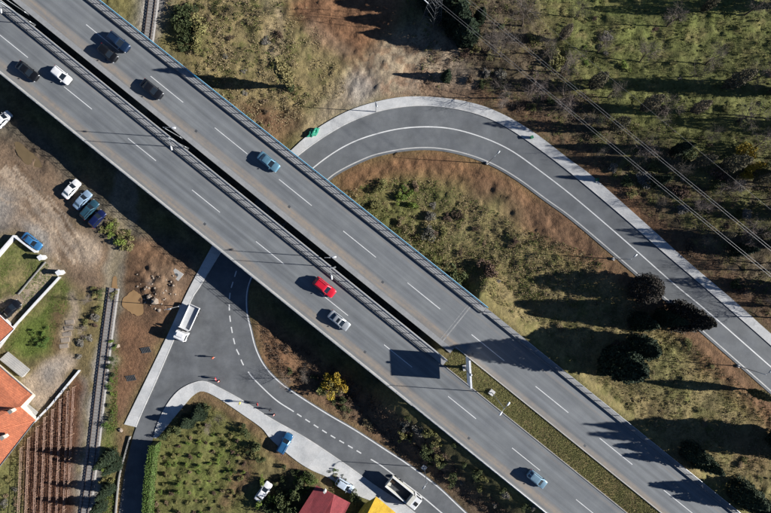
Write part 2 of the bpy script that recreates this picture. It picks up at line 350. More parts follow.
paint([(150, 265), (192, 272), (178, 305), (155, 300)], 'dirt', 3, .7); paint([(120, 320), (150, 320), (138, 380), (116, 420)], 'red', 3, .5)
paint(strip([(112, 258), (116, 285), (118, 315)], 11), 'wet', 2, .7); paint([(120, 286), (148, 284), (152, 318), (126, 320)], 'wet', 3, .6)
paint([(100, 250), (122, 250), (126, 270), (104, 268)], 'red', 3, .6)
paint(strip(TRACK, 17), 'gravel', 1, .95); paint(strip([(150, 20), (115, 275), (110, 315)], 18), 'dry', 2, .7); paint(strip([(158, -40), (150, 30)], 26), 'gravel', 3, .8)
paint([(98, 300), (108, 296), (104, 340), (96, 345)], 'green', 2, .9)
paint([(113, 330), (116, 345), (109, 425), (118, 440), (116, 480), (104, 513), (98, 513), (104, 400)], 'green', 2, .85)
paint([(118, 425), (132, 430), (120, 484), (116, 520), (108, 520), (114, 460)], 'soil', 2, .8)
paint(strip([(84, 375), (78, 440), (72, 513)], 7), 'gravel', 1, .8)
paint([(-60, 262), (17, 238), (40, 255), (46, 262), (19, 294), (-60, 292)], 'green', 2, .9); paint([(0, 262), (25, 265), (35, 280), (18, 292), (0, 292)], 'straw', 3, .7, brk=.4)
paint([(49, 260), (63, 273), (8, 326), (-30, 312), (19, 294)], 'pale', 1, .9, jit=False); paint(strip([(58, 280), (28, 310)], 5), 'dark', 2, .6)
paint([(64, 276), (72, 292), (52, 345), (32, 362), (8, 345)], 'lush', 2, .95); paint(strip([(62, 285), (34, 318)], 3.5), 'straw', 1, .8)
paint([(56, 300), (68, 296), (60, 350), (46, 350)], 'soil', 2, .9); paint(strip([(74, 292), (70, 330), (58, 362)], 9), 'pale', 1, .9)
paint([(22, 384), (46, 362), (70, 352), (76, 368), (40, 412), (30, 402)], 'pale', 1, 1.); paint([(40, 368), (62, 358), (70, 366), (46, 385)], 'gravel', 2, .7)
paint([(80, 372), (84, 380), (70, 560), (16, 560), (22, 446), (36, 422)], 'vine', 2, 1.); paint([(-60, 470), (8, 462), (22, 446), (18, 560), (-60, 560)], 'green', 2, .7)
paint([(84, 300), (92, 296), (100, 320), (92, 370), (76, 372)], 'dry', 2, .7)
paint([(150, 442), (192, 398), (224, 408), (268, 440), (262, 475), (240, 560), (146, 560)], 'olive', 2, .95); paint([(165, 450), (240, 430), (235, 500), (170, 500)], 'lush', 4, .5, brk=.42)
paint(tl(C_INN[8:44]) + tl(offset(C_INN[8:44], 11)[::-1]), 'soil', 2, .9)
paint([(246, 448), (262, 452), (250, 490), (226, 513), (220, 505)], 'soil', 2, .8); paint([(260, 470), (420, 520), (420, 560), (250, 560)], 'dark', 3, .7)  # the dark cover paints in the deep shade around the red-roofed house
paint([(320, 470), (340, 470), (345, 482), (322, 485)], 'dirt', 2, .8)
paint(tl(L_RIGHT[30:]) + [(540, 540), (420, 430), (350, 378), (262, 306)], 'soil', 3, .95); paint([(300, 372), (330, 372), (400, 425), (520, 530), (480, 530), (395, 446)], 'litter', 3, .7, brk=.35)
paint([(262, 330), (290, 345), (300, 375), (268, 360)], 'red', 3, .6)
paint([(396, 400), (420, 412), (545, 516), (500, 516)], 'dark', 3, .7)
MED = [(446, 352), (470, 356), (700, 545), (655, 545)]
paint(MED, 'dry', 0, 1., jit=False); paint(MED, 'olive', 1, .7, brk=.5)
# relief: none where something is paved
paved = np.zeros(X.shape, bool)
for pl in (tl(offset(R_OUT, -2)) + tl(offset(R_INN, 4)[::-1]), tl(LOWER_EDGE) + list(reversed(C_OUT)) + [(112, 560)] + list(reversed(L_LEFT)), tl(L_WALKL) + tl(L_LEFT[::-1]), tl(C_OUT) + tl(C_INN[::-1]), strip(TRACK, 16)):
    paved |= inside(pl, PXX, PYY)
aa = X * UX - Y * UY; bb = X * UY + Y * UX
paved |= (bb > -21.6) & (bb < 6) & (aa > A_AB - 1)
calm = 1 - np.clip(blur(paved.astype(float), 3) * 2.2, 0, 1)
yard = blur(inside([(-80, 110), (62, 172), (110, 240), (190, 290), (120, 430), (70, 560), (-80, 560)], PXX, PYY).astype(float), 4)
rel = ((vnoise(X * .22, Y * .22, 11) - .5) * .6 + (vnoise(X * .7, Y * .7, 12) - .5) * .34 + (vnoise(X * 1.6, Y * 1.6, 13) - .5) * .28) * (1 - .72 * yard)
heap = blur(inside([(138, 262), (178, 270), (176, 312), (150, 306), (136, 285)], PXX, PYY).astype(float), 3)
rel = rel + heap * ((vnoise(X * .8, Y * .8, 15)) * .9 + (vnoise(X * 2, Y * 2, 16) - .3) * .35)
bank = blur(inside(tl(offset(R_INN[30:], 5)) + tl(offset(R_INN[30:], 26)[::-1]), PXX, PYY).astype(float), 2)
Z2 = Z + rel * calm - .015 - .12 * np.clip(blur(paved.astype(float), 1) * 1.6 - .6, 0, 1) * ~((bb > -21.6) & (bb < 6) & (aa > A_AB - 1))
ny, nx = X.shape
me = bpy.data.meshes.new('ground'); me.vertices.add(nx * ny); me.vertices.foreach_set('co', np.stack([X, Y, Z2], -1).ravel().astype(np.float32))
idx = np.arange(nx * ny).reshape(ny, nx); q = np.stack([idx[:-1, :-1], idx[:-1, 1:], idx[1:, 1:], idx[1:, :-1]], -1).reshape(-1, 4)
me.loops.add(q.size); me.loops.foreach_set('vertex_index', q.ravel()); me.polygons.add(len(q)); me.polygons.foreach_set('loop_start', np.arange(0, q.size, 4)); me.polygons.foreach_set('loop_total', np.full(len(q), 4))
me.update(); me.validate(); me.materials.append(M_GROUND); me.polygons.foreach_set('use_smooth', [True] * len(q))
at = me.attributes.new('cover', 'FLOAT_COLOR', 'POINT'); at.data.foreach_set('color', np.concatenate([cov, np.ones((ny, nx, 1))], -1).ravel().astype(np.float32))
tag(put('ground', me), kind='structure')
def gz(x, y):                                          # the sheet's own height
    i = np.clip(np.searchsorted(gx, x) - 1, 0, nx - 2); j = np.clip(np.searchsorted(gy, y) - 1, 0, ny - 2)
    fx = (x - gx[i]) / (gx[i + 1] - gx[i]); fy = (y - gy[j]) / (gy[j + 1] - gy[j])
    return (Z2[j, i] * (1 - fx) + Z2[j, i + 1] * fx) * (1 - fy) + (Z2[j + 1, i] * (1 - fx) + Z2[j + 1, i + 1] * fx) * fy
def PG(px, py, dz=0.):
    p = P(px, py); return Vector((p.x, p.y, float(gz(p.x, p.y)) + dz))

# ------------------------------------------------------------------ roads, pavements, markings
def set_uv(me, fn):
    uv = me.uv_layers.new(name='UVMap')
    for l in me.loops: uv.data[l.index].uv = fn(me.vertices[l.vertex_index].co)
def ribbon(A, B, n, dz, across=6):
    A = resample(A, n); B = resample(B, n); mb = MB(); uvs = []
    for i in range(n):
        for k in range(across + 1):
            t = k / across; p = P(*(A[i] * (1 - t) + B[i] * t), dz); mb.v.append(tuple(p)); uvs.append((i, k))
    for i in range(n - 1):
        for k in range(across):
            o = i * (across + 1) + k; mb.f.append((o, o + 1, o + across + 2, o + across + 1))
    return mb, uvs
asphalt_mat('ramp_asphalt', (.127, .135, .141), uv=False, streak=.45); asphalt_mat('lower_asphalt', (.114, .12, .125), uv=False, streak=.6)
inn2 = offset(R_INN, 2.6)
mb, _ = ribbon(R_KERB, inn2, 160, .03, 8); mb.f = [f[::-1] for f in mb.f]
o = mb.build('ramp_road', 'ramp_asphalt'); tag(o, kind='structure')
def flat_poly(poly, z, name, m):
    pts = [P(*p, 0) for p in poly]; tri = geometry.tessellate_polygon([[Vector((p.x, p.y, 0)) for p in pts]])
    mb = MB(); mb.v = [(p.x, p.y, z) for p in pts]
    for t in tri:
        a, b, c = (Vector(mb.v[i]) for i in t)
        mb.f.append(tuple(t) if (b - a).cross(c - a).z > 0 else tuple(reversed(t)))
    return mb.build(name, m)
tag(flat_poly(LOWER_EDGE + list(reversed(C_OUT)) + [(112, 560)] + list(reversed(L_LEFT)), .03, 'lower_road', 'lower_asphalt'), kind='structure')
# the same road carries on beneath the bridge to the ramp
tag(flat_poly([(240, 226), (284, 226), (306, 203), (283, 171), (262, 190)], .022, 'underpass_road', 'lower_asphalt'), kind='structure')
def slab(A, B, n, h, name, m, across=2, kerb='concrete'):      # raised pavement with a kerb face
    A = resample(A, n); B = resample(B, n); mb = MB(); k = across + 3
    for i in range(n):
        mb.v.append(tuple(P(*A[i], -.2)))
        for j in range(across + 1): t = j / across; mb.v.append(tuple(P(*(A[i] * (1 - t) + B[i] * t), h)))
        mb.v.append(tuple(P(*B[i], -.2)))
    for i in range(n - 1):
        for j in range(k - 1): o = i * k + j; mb.f.append((o, o + 1, o + k + 1, o + k))
    mb.f.append(tuple(range(k))); mb.f.append(tuple((n - 1) * k + j for j in reversed(range(k))))
    o = mb.build(name, m); bm = bmesh.new(); bm.from_mesh(o.data); bmesh.ops.recalc_face_normals(bm, faces=bm.faces); bm.to_mesh(o.data); bm.free()
    q0 = [P(*a_) for a_ in A]; L_ = [0.]
    for a_, b_ in zip(q0, q0[1:]): L_.append(L_[-1] + (b_ - a_).length)
    uv = o.data.uv_layers.new(name='UVMap')
    for l in o.data.loops: uv.data[l.index].uv = (L_[l.vertex_index // k], l.vertex_index % k)
    return tag(o, kind='structure')
def cut(pts, a, b):
    p = resample(pts, 400); return p[int(a * 399):int(b * 399) + 1]
slab(R_OUT, offset(R_KERB, -.9), 150, .15, 'ramp_pavement', 'pave')
slab(L_WALKL, offset(resample(L_LEFT, 400)[:250], .9), 60, .15, 'side_pavement', 'pave')
ci = [i for i, p in enumerate(C_OUT) if p[1] <= 436.0][0]
slab(offset(C_OUT[ci:], .9), C_INN, 110, .15, 'corner_pavement', 'pave', 3)
concrete_mat('kerbstone', (.56, .555, .54), 1.)
for nm, A, n in (('ramp_kerb', R_KERB, 160), ('side_kerb', resample(L_LEFT, 400)[:250], 60), ('corner_kerb', C_OUT[ci:], 110)):
    sgn = 1 if nm == 'side_kerb' else (-1 if nm == 'ramp_kerb' else 1)
    slab(offset(A, sgn * .95), offset(A, sgn * .02), n, .17, nm, 'kerbstone', 1)
kc = [i for i, p in enumerate(C_OUT) if p[1] <= 440.0][0]
def line(pts, wpx, name, m='paint', dz=.042, n=120, parent=None):
    r = resample(pts, n); mb, _ = ribbon(offset(r, -wpx / 2), offset(r, wpx / 2), n, dz, 1)
    o = mb.build(name, m, parent)
    if not parent: tag(o, kind='structure')
    return o
line(R_CEN, 1.15, 'ramp_centre_line', dz=.05, n=160); line(R_INN, 1.15, 'ramp_edge_line', 'paint_old', dz=.05, n=160)
line(L_RIGHT, 1.1, 'lower_edge_line', dz=.038); 
lc = resample(L_CEN, 800)
def seg_between(pts, p0, p1):
    i = int(np.argmin(np.hypot(*(pts - np.array(p0)).T))); j = int(np.argmin(np.hypot(*(pts - np.array(p1)).T))); return pts[i:j + 1]
line(seg_between(lc, (248, 372), (294, 411.6)), 1.15, 'lower_centre_line', dz=.038, n=40); line(seg_between(lc, (371, 459), (470, 540)), 1.15, 'lower_centre_line', dz=.038, n=40)
def dashes(pts, on, off, parent_name, wpx, m='paint'):
    L = np.r_[0, np.cumsum(np.hypot(*np.diff(pts, axis=0).T))]; s = 0; par = None
    while s + on < L[-1]:
        t = np.linspace(s, s + on, 5); r = np.stack([np.interp(t, L, pts[:, i]) for i in (0, 1)], 1)
        line(r, wpx, 'lane_dash', m, .038, 5); s += on + off
dashes(seg_between(lc, (246, 250), (246, 368)), 6.2, 5.2, 'd', 1.15); dashes(seg_between(lc, (297, 413.7), (366, 456)), 5.4, 4.6, 'd', 1.15)
# puddles
def blob(px, py, rx, ry, rot, name, m, dz, seed):
    rs = random.Random(seed); mb = MB(); n = 64; ph = [rs.random() * 6.3 for _ in range(4)]
    c = P(px, py); z = max(gz(P(px + dx, py + dy).x, P(px + dx, py + dy).y) for dx in (-rx * .6, 0, rx * .6) for dy in (-ry * .6, 0, ry * .6))
    mb.v.append((c.x, c.y, z + dz))
    for i in range(n):
        t = 2 * math.pi * i / n; r = 1 + .14 * math.sin(2 * t + ph[0]) + .12 * math.sin(3 * t + ph[1]) + .06 * math.sin(5 * t + ph[2]) + .03 * math.sin(11 * t + ph[3])
        ex, ey = rx * r * math.cos(t), ry * r * math.sin(t); p = P(px + ex * math.cos(rot) - ey * math.sin(rot), py + ex * math.sin(rot) + ey * math.cos(rot)); mb.v.append((p.x, p.y, z + dz))
    mb.f = [(0, 1 + (i + 1) % n, 1 + i) for i in range(n)]; return tag(mb.build(name, m), kind='structure')
mat('muddy_water', (.31, .195, .095), (.25, .155, .075), .5, .12, spec=.5); mat('muddy_water_dark', (.17, .12, .065), (.13, .095, .05), .5, .15, spec=.5)
blob(134, 303, 9.5, 13, .1, 'puddle', 'muddy_water', .03, 1); blob(114.5, 288, 3.4, 11, .05, 'puddle', 'muddy_water', .03, 2); blob(27, 156, 15, 7, .75, 'puddle', 'muddy_water_dark', .0, 3)

# ------------------------------------------------------------------ motorway
sd = scl(ZD)
def bm_(v): return (v - VC) * sd
asphalt_mat('motorway_north', (.163, .173, .179), dirt=[(bm_(16.8), .9, .95), (bm_(53), .25, .35)], streak=.5, tracks=[bm_(34.9) + k for k in (-2.55, -.95, .95, 2.55)])
asphalt_mat('motorway_south', (.156, .166, .172), dirt=[(bm_(-49.5), .85, .9), (bm_(-10.5), .3, .3)], streak=.5, tracks=[bm_(-27.4) + k for k in (-2.55, -.95, .95, 2.55)])
def ab(co): return (co[0] * UX - co[1] * UY, co[0] * UY + co[1] * UX)
def deck_strip(u0, u1, vs, dz, name, m, nu=60):        # sheet between two lines given as lists of (u, v0, v1)
    mb = MB()
    for i in range(nu + 1):
        u = u0 + (u1 - u0) * i / nu; a, b = vs(u) if callable(vs) else vs
        for k in range(5): mb.v.append(tuple(D(u, a + (b - a) * k / 4, dz)))
    for i in range(nu):
        for k in range(4): o = i * 5 + k; mb.f.append((o, o + 5, o + 6, o + 1))
    me = mb.mesh(name, m); set_uv(me, ab); return me
U0, U1, UA = -260, 1180, 560
def nout(u): return 61.0 + 5.0 * min(max(u / 560, 0), 1)      # north railing line drifts outwards
bridge = empty('motorway_bridge', D(150, 0, -ZD + .0), 0, 'twin deck concrete motorway bridge crossing over the lower road', 'bridge')
def part(name, me, par): o = put(name, me); o.parent = par; o.matrix_parent_inverse = Matrix.Translation(-par.location) if False else Matrix.Identity(4); o.location = -par.location; return o
def deck_slab(v0, v1, name, u1):
    mb = MB(); ring = lambda u, vv: [D(u, vv[0], -.03), D(u, vv[1], -.03), D(u, vv[1], -.45), D(u, vv[1] - 8, -1.25), D(u, vv[0] + 8, -1.25), D(u, vv[0], -.45)]
    us = np.linspace(U0, u1, 12); mb.loft([ring(u, (v0, v1(u) if callable(v1) else v1)) for u in us]); return part(name, mb.mesh(name, 'concrete'), bridge)
deck_slab(-57, .3, 'deck', 572); deck_slab(7.7, lambda u: nout(u) + 1.2, 'deck', 572)
for u in (120, 330):
    for v in (-42, -14, 20, 50):
        b = D(u, v); mb = MB(); mb.tube((b.x, b.y, -.3), (b.x, b.y, ZD - 1.2), .55, n=16); part('pier', mb.mesh('pier', 'concrete_dark', True), bridge)
for u in (560,):
    mb = MB(); A = [D(u, -57), D(u, 66), D(u + 8, 66), D(u + 8, -57)]; mb.loft([[Vector((p.x, p.y, -.3)) for p in A], [Vector((p.x, p.y, ZD - 1.25)) for p in A]]); part('abutment', mb.mesh('abutment', 'concrete_dark'), bridge)
rd = put('north_carriageway', deck_strip(U0, U1, lambda u: (12.4 if u < 572 else 16.0, nout(u) - 6.6), 0, 'north_carriageway', 'motorway_north', 120)); tag(rd, kind='structure')
rd = put('south_carriageway', deck_strip(U0, U1, lambda u: (-55.2, -6.6 if u < 572 else -5.6), 0, 'south_carriageway', 'motorway_south', 120)); tag(rd, kind='structure')
def prism(u0, u1, va, vb, z0, z1, name, m, par=None, nu=10):
    mb = MB(); us = np.linspace(u0, u1, nu); f = lambda v, u: v(u) if callable(v) else v
    mb.loft([[D(u, f(va, u), z0), D(u, f(vb, u), z0), D(u, f(vb, u), z1), D(u, f(va, u), z1)] for u in us]); me = mb.mesh(name, m); set_uv(me, ab)
    return part(name, me, par) if par else put(name, me)
# raised walkways and edge beams
concrete_mat('walkway', (.27, .275, .28)); concrete_mat('edge_beam', (.44, .43, .41))
prism(U0, 574, -6.6, -.5, -.03, .16, 'walkway', 'walkway', bridge); prism(U0, 574, -.5, .5, -.3, .24, 'edge_beam', 'edge_beam', bridge)
prism(U0, 572, lambda u: nout(u) - 6.6, nout, -.03, .16, 'walkway', 'walkway', bridge); prism(U0, 572, nout, lambda u: nout(u) + 1.2, -.3, .22, 'edge_beam', 'edge_beam', bridge)
prism(U0, 572, 7.5, 12.4, -.3, .14, 'kerb_ledge', 'walkway', bridge); prism(U0, 572, -57.2, -55.2, -.3, .3, 'edge_beam', 'edge_beam', bridge)
# beyond the abutment the motorway runs on the bank
mat('verge_concrete', (.36, .35, .33), (.27, .26, .25), 1.5, .9)
tag(prism(572.3, U1, -57.6, -55.2, -.4, .12, 'south_verge_kerb', 'verge_concrete'), kind='structure'); tag(prism(572.3, U1, lambda u: nout(u) - 6.6, lambda u: nout(u) - .6, -.4, .1, 'north_verge_kerb', 'walkway'), kind='structure')
tag(prism(576, U1, -6.3, -5.6, -.3, .12, 'median_kerb', 'verge_concrete'), kind='structure'); tag(prism(572.5, U1, 15.4, 16.2, -.3, .12, 'median_kerb', 'edge_beam'), kind='structure')
# expansion joint
mat('joint_seal', (.34, .34, .33), (.2, .2, .2), 2.5, .8)
mb = MB(); tag(prism(555.5, 556.1, 12.6, lambda u: nout(u) - 6.8, .002, .008, 'expansion_joint', 'joint_seal'), kind='structure'); tag(prism(558.2, 559.4, 12.6, lambda u: nout(u) - 6.8, .002, .008, 'expansion_joint', 'joint_seal'), kind='structure')
# lane dashes
def lane(u, v, ln):
    mb = MB(); mb.v = [tuple(D(u, v - .36, .005)), tuple(D(u + ln, v - .36, .005)), tuple(D(u + ln, v + .36, .005)), tuple(D(u, v + .36, .005))]; mb.f = [(0, 1, 2, 3)]
    tag(mb.build('lane_dash', 'paint'), kind='structure')
for k in range(-2, 16): lane(82.6 + 82.4 * k + (0 if k < 99 else 0), 34.9 + .6 * math.sin(max(0, min(1, k / 9)) * math.pi), 42)
for k in range(-2, 16): lane(22 + 82.2 * k, -27.4, 28 + 8)
mb = MB()
for k, (u, v) in enumerate(((120, 20), (235, 21), (355, 20.5), (475, 20.5), (590, 21), (735, 20), (300, -46), (505, -45), (640, -47))):   # road gullies
    me = MB().box((0, 0, 0), (.5, .5, .012)).mesh('gully', 'galv_dark'); d = D(u, v, .004); tag(put('road_gully', me, None, d, -.678), 'small dark gully grate in the %s carriageway shoulder, %s from upper left' % ('north' if v > 0 else 'south', ['first', 'second', 'third', 'fourth', 'fifth', 'sixth', 'first', 'second', 'third'][k]), 'grate', 'gully grates along the motorway')

# ------------------------------------------------------------------ railings and guardrails
def railing(label, line_, h, step, rails, m, group=None, cat='railing', pr=.05, rr=.025, name='bridge_railing', mm=None):
    pts = [D(*p) for p in line_]; root = empty(name, pts[0], 0, label, cat, group); o0 = pts[0]
    for z, rad in rails:
        mb = MB()
        for a, b in zip(pts, pts[1:]): mb.tube(a - o0 + Vector((0, 0, z)), b - o0 + Vector((0, 0, z)), rad, n=6)
        mb.build('rail', m, root)
    pm = MB().box((0, 0, h / 2), (pr * 2, pr * 2, h), -.678).mesh('post', mm or m)
    L = [0.]
    for a, b in zip(pts, pts[1:]): L.append(L[-1] + (b - a).length)
    s = .5
    while s < L[-1]:
        k = max(i for i in range(len(L)) if L[i] <= s); k = min(k, len(pts) - 2); p = pts[k].lerp(pts[k + 1], (s - L[k]) / (L[k + 1] - L[k]))
        put('post', pm, root, p - o0); s += step
    return root
def guardrail(label, line_, step=2.0, side=1, m='galv', group=None):
    pts = [D(*p) for p in line_]; o0 = pts[0]; root = empty('guardrail', o0, 0, label, 'guardrail', group)
    nrm = Vector((UY, UX, 0)) * side; prof = [(.05, .16), (.11, .2), (.11, .26), (.05, .29), (.11, .32), (.11, .38), (.05, .42), (-.02, .42), (-.02, .16)]
    mb = MB(); mb.loft([[p - o0 + nrm * a + Vector((0, 0, z)) for a, z in prof] for p in pts]); mb.build('beam', m, root)
    pm = MB().box((0, 0, .18), (.1, .14, .4), -.678).mesh('post', 'galv_dark'); L = (pts[-1] - pts[0]).length; s = .6
    while s < L:
        t = s / L; k = min(int(t * (len(pts) - 1)), len(pts) - 2); f = t * (len(pts) - 1) - k; put('post', pm, root, pts[k].lerp(pts[k + 1], f) - o0); s += step
    return root
us = np.linspace(-200, 572, 8)
rails4 = [(1.1, .085), (.78, .03), (.46, .03), (.16, .06)]
railing('blue steel railing along the outer edge of the north bridge deck', [(u, nout(u) + .3, .22) for u in us], 1.1, 2.45, rails4, 'blue_steel')
railing('grey steel railing on the south deck walkway beside the dark gap', [(-200, 0, .24), (574, 0, .24)], 1.1, 2.45, rails4, 'galv')
railing('low grey railing along the south outer edge of the bridge', [(-200, -56.4, .3), (574, -56.4, .3)], .95, 2.45, [(.95, .035), (.62, .03), (.3, .03)], 'galv')
guardrail('dark weathered guardrail between north carriageway and its walkway', [(u, nout(u) - 7.2, .0) for u in us], 2., -1, 'galv_dark')
guardrail('dark guardrail between south carriageway and inner walkway', [(-200, -7.4, 0), (566, -7.4, 0)], 2., -1, 'galv_dark')
guardrail('galvanised guardrail along the bank above the cypress trees', [(u, nout(u) - 5.4, .0) for u in np.linspace(576, 1150, 6)], 2., -1, 'galv_dark')
railing('thin grey fence on the bank north of the motorway', [(u, nout(u) - .9, .1) for u in np.linspace(576, 1150, 6)], .9, 2.45, [(.9, .035), (.5, .02)], 'galv', name='bank_railing')
guardrail('pale guardrail on the bank above the lower road', [(576, -56.4, .1), (1150, -56.4, .1)], 2., 1, 'galv')

# ------------------------------------------------------------------ street lamps
def lamp(base, h, arms, label, group=None, foot=.0, hm='white_steel'):
    root = empty('street_lamp', base, 0, label, 'street lamp', group)
    if foot: MB().box((0, 0, .15), (foot, foot, .5), -.678).build('footing', 'white_wall', root)
    mb = MB(); mb.tube((0, 0, -.1), (0, 0, 1.2), .11, .1, 10); mb.tube((0, 0, 1.2), (0, 0, h), .085, .05, 10); mb.build('pole', 'galv', root, True)
    for ax, ay in arms:
        d = Vector((ax, ay, 0)); L = d.length; d.normalize(); a = MB(); a.tube((0, 0, h - .08), d * (L - .1) + Vector((0, 0, h + .12)), .04, .035, 8); ar = a.build('arm', 'galv', root)
        s = Vector((-d.y, d.x, 0)); hd = MB(); c = d * (L + .15) + Vector((0, 0, h + .14)); rings = []
        for t, wd, zz in ((-.45, .08, .05), (-.3, .15, .08), (.1, .2, .1), (.38, .16, .07), (.45, .06, .03)):
            q = c + d * t; rings.append([q + s * wd, q + s * wd * .6 + Vector((0, 0, zz)), q - s * wd * .6 + Vector((0, 0, zz)), q - s * wd, q - s * wd * .8 - Vector((0, 0, .05)), q + s * wd * .8 - Vector((0, 0, .05))])
        hd.loft(rings); hd.build('lamp_head', hm, ar, True)
    return root
nv = Vector((UY, UX)); uv_ = Vector((UX, -UY))
for k, (uu, lab) in enumerate(((233.5, 'nearest the teal car'), (423.5, 'behind the red car'), (36, 'at the top left corner'))):
    for v, s, nm in ((6.5, 1, 'north'), (2.2, -1, 'south')):
        bx = MB().box((0, 0, -.55), (.3, 1.5, .3), -.678)
        a = nv * (s * 1.1) + uv_ * (1.6 if k == 0 else 1.2)
        r = lamp(D(uu + (-5 if s > 0 else 5), v, .0), 9.2, [(a.x, a.y)], '%s arm lamp of the pair in the bridge gap %s' % (nm, lab))
        b2 = MB().box((0, 0, -.25), (.34, .34, .5), -.678); b2.box((nv.x * s * .35, nv.y * s * .35, -.3), (.3, .9, .25), -.678); b2.build('bracket', 'galv_dark', r)
a = nv * 1.0
lamp(D(629, 3.0, -.1), 11.5, [(a.x, a.y), (-a.x, -a.y)], 'double arm street lamp on the grass median by the billboard', foot=1.1)
lamp(D(985, 3.0, -.1), 11.5, [(a.x, a.y), (-a.x, -a.y)], 'double arm street lamp on the grass median off the lower corner')
for (px, py, ax, ay, lab, ft) in ((487, 163.5, .9, 1.0, 'slim lamp at the inner edge of the loop road bend', .5), (613, 259, 1.0, .9, 'slim lamp at the ramp edge above the round brown tree', .5), (738, 366, 1., .9, 'slim lamp at the ramp edge on the right side', .5),
        (376, 112, .3, -1., 'slim lamp at the outer kerb of the loop road', 0), (424, 467, -.8, -1.0, 'slim lamp with pale footing beside the lower road truck', 1.0), (180, 306, 1.2, .2, 'slim lamp beside the pavement next to the flatbed lorry', .5)):
    lamp(PG(px, py), 8., [(ax * .7, ay * .7)], lab, foot=ft, hm='galv')

# ------------------------------------------------------------------ billboard on the median
bb_ = D(UX * 465.5 + UY * 367.5, UY * 465.5 - UX * 367.5, -.1); rt = empty('billboard', bb_, 0, 'large white billboard on a single post standing on the median', 'billboard')
mb = MB(); mb.tube((0, 0, -.3), (0, 0, 6.9), .28, .26, 14); mb.build('post', 'galv', rt, True)
ax = Vector((.06, -1, 0)).normalized(); nn = Vector((-1, -.06, 0)).normalized()
mat('board_white', (.78, .79, .8), (.7, .71, .72), .4, .5)
bo = MB().box((nn.x * .0, nn.y * 0, 4.5), (5.4, .28, 3.9), math.atan2(ax.y, ax.x)).build('panel', 'board_white', rt)
for z in (2.5, 6.5): MB().box((0, 0, z), (5.5, .36, .12), math.atan2(ax.y, ax.x)).build('frame', 'white_steel', bo)
for z in (3.3, 4.5, 5.7): c = nn * .143; MB().box((c.x, c.y, z), (5.0, .006, .16), math.atan2(ax.y, ax.x)).build('trim', 'board_white', bo)
MB().box((0, 0, .1), (1.2, 1.2, .5), .2).build('footing', 'concrete', rt)

# ------------------------------------------------------------------ railway
def railway(pts, label, u_sleep):
    w_ = [P(*p) for p in catmull(pts, 8)]; o0 = Vector((w_[0].x, w_[0].y, 0)); root = empty('railway_track', o0, 0, label, 'railway track')
    q = np.array([(p.x, p.y) for p in w_])
    bl = MB(); A = offset(q, 1.55); B = offset(q, -1.55); A2 = offset(q, 1.15); B2 = offset(q, -1.15)
    bl.loft([[Vector((*A[i], -.15)) - o0, Vector((*A2[i], .1)) - o0, Vector((*B2[i], .1)) - o0, Vector((*B[i], -.15)) - o0] for i in range(len(q))], cap=False, close=False); bl.build('ballast', 'ballast', root)
    for s in (.72, -.72):
        r = MB(); Q = offset(q, s); L1 = offset(q, s + .035); L2 = offset(q, s - .035)
        r.loft([[Vector((*L1[i], .12)) - o0, Vector((*L1[i], .29)) - o0, Vector((*L2[i], .29)) - o0, Vector((*L2[i], .12)) - o0] for i in range(len(q))]); r.build('rail', 'rail_rust', root)
    L = np.r_[0, np.cumsum(np.hypot(*np.diff(q, axis=0).T))]; me = MB().box((0, 0, .1), (2.3, .24, .13)).mesh('sleeper', 'sleeper')
    for t in np.arange(.4, L[-1], .68):
        x, y = np.interp(t, L, q[:, 0]), np.interp(t, L, q[:, 1]); x2, y2 = np.interp(t + .1, L, q[:, 0]), np.interp(t + .1, L, q[:, 1])
        put('sleeper', me, root, Vector((x, y, 0)) - o0, math.atan2(y2 - y, x2 - x) + math.pi / 2 + rnd.uniform(-.02, .02))
mat('ballast', (.32, .305, .29), (.17, .16, .15), 9, .95, .8); mat('rail_rust', (.1, .07, .055), (.06, .045, .04), 3, .6, metal=.3); mat('sleeper', (.22, .2, .185), (.13, .12, .11), 3, .95)
railway([(113, 288), (107.5, 328), (101, 380), (93.5, 445), (86.5, 500), (80, 548)], 'rusty railway track on grey ballast beside the vineyard', 0)
railway([(157, -40), (152.5, 0), (149, 28), (141, 86)], 'railway track running under the bridge at the top left', 0)

# ------------------------------------------------------------------ vehicles
def paintmat(name, c, metal=.35):
    if name in MATS: return name
    m, t, p = new_mat(name); p.inputs['Base Color'].default_value = (*c, 1); p.inputs['Metallic'].default_value = metal; p.inputs['Roughness'].default_value = .32
    p.inputs['Coat Weight'].default_value = .3; p.inputs['Coat Roughness'].default_value = .08
    tc = t.nodes.new('ShaderNodeTexCoord').outputs['Object']; cc = mixc(t, ramp(t, noise(t, 2.5, 4, tc), .35, .7), c, tuple(x * .86 + .002 for x in c)); t.links.new(cc, p.inputs['Base Color'])
    t.links.new(ramp(t, noise(t, 6, 3, tc), .3, .7, .25, .42), p.inputs['Roughness']); return name
SPEC = {  # length, width, belt, roof height, hood nose, (rear glass base, roof rear, roof front, windscreen base), tail height
    'sedan': (4.55, 1.78, .93, 1.44, .68, (-1.78, -1.0, .28, 1.2), .98), 'hatch': (4.05, 1.74, .95, 1.48, .7, (-1.95, -1.5, .25, 1.14), .95),
    'suv': (4.6, 1.86, 1.08, 1.7, .85, (-2.18, -1.75, .3, 1.2), 1.08), 'van': (5.0, 1.95, 1.15, 2.0, 1.0, (-2.42, -2.3, .95, 1.62), 1.15), 'wagon': (4.6, 1.78, .96, 1.5, .7, (-2.2, -1.7, .28, 1.16), .96)}
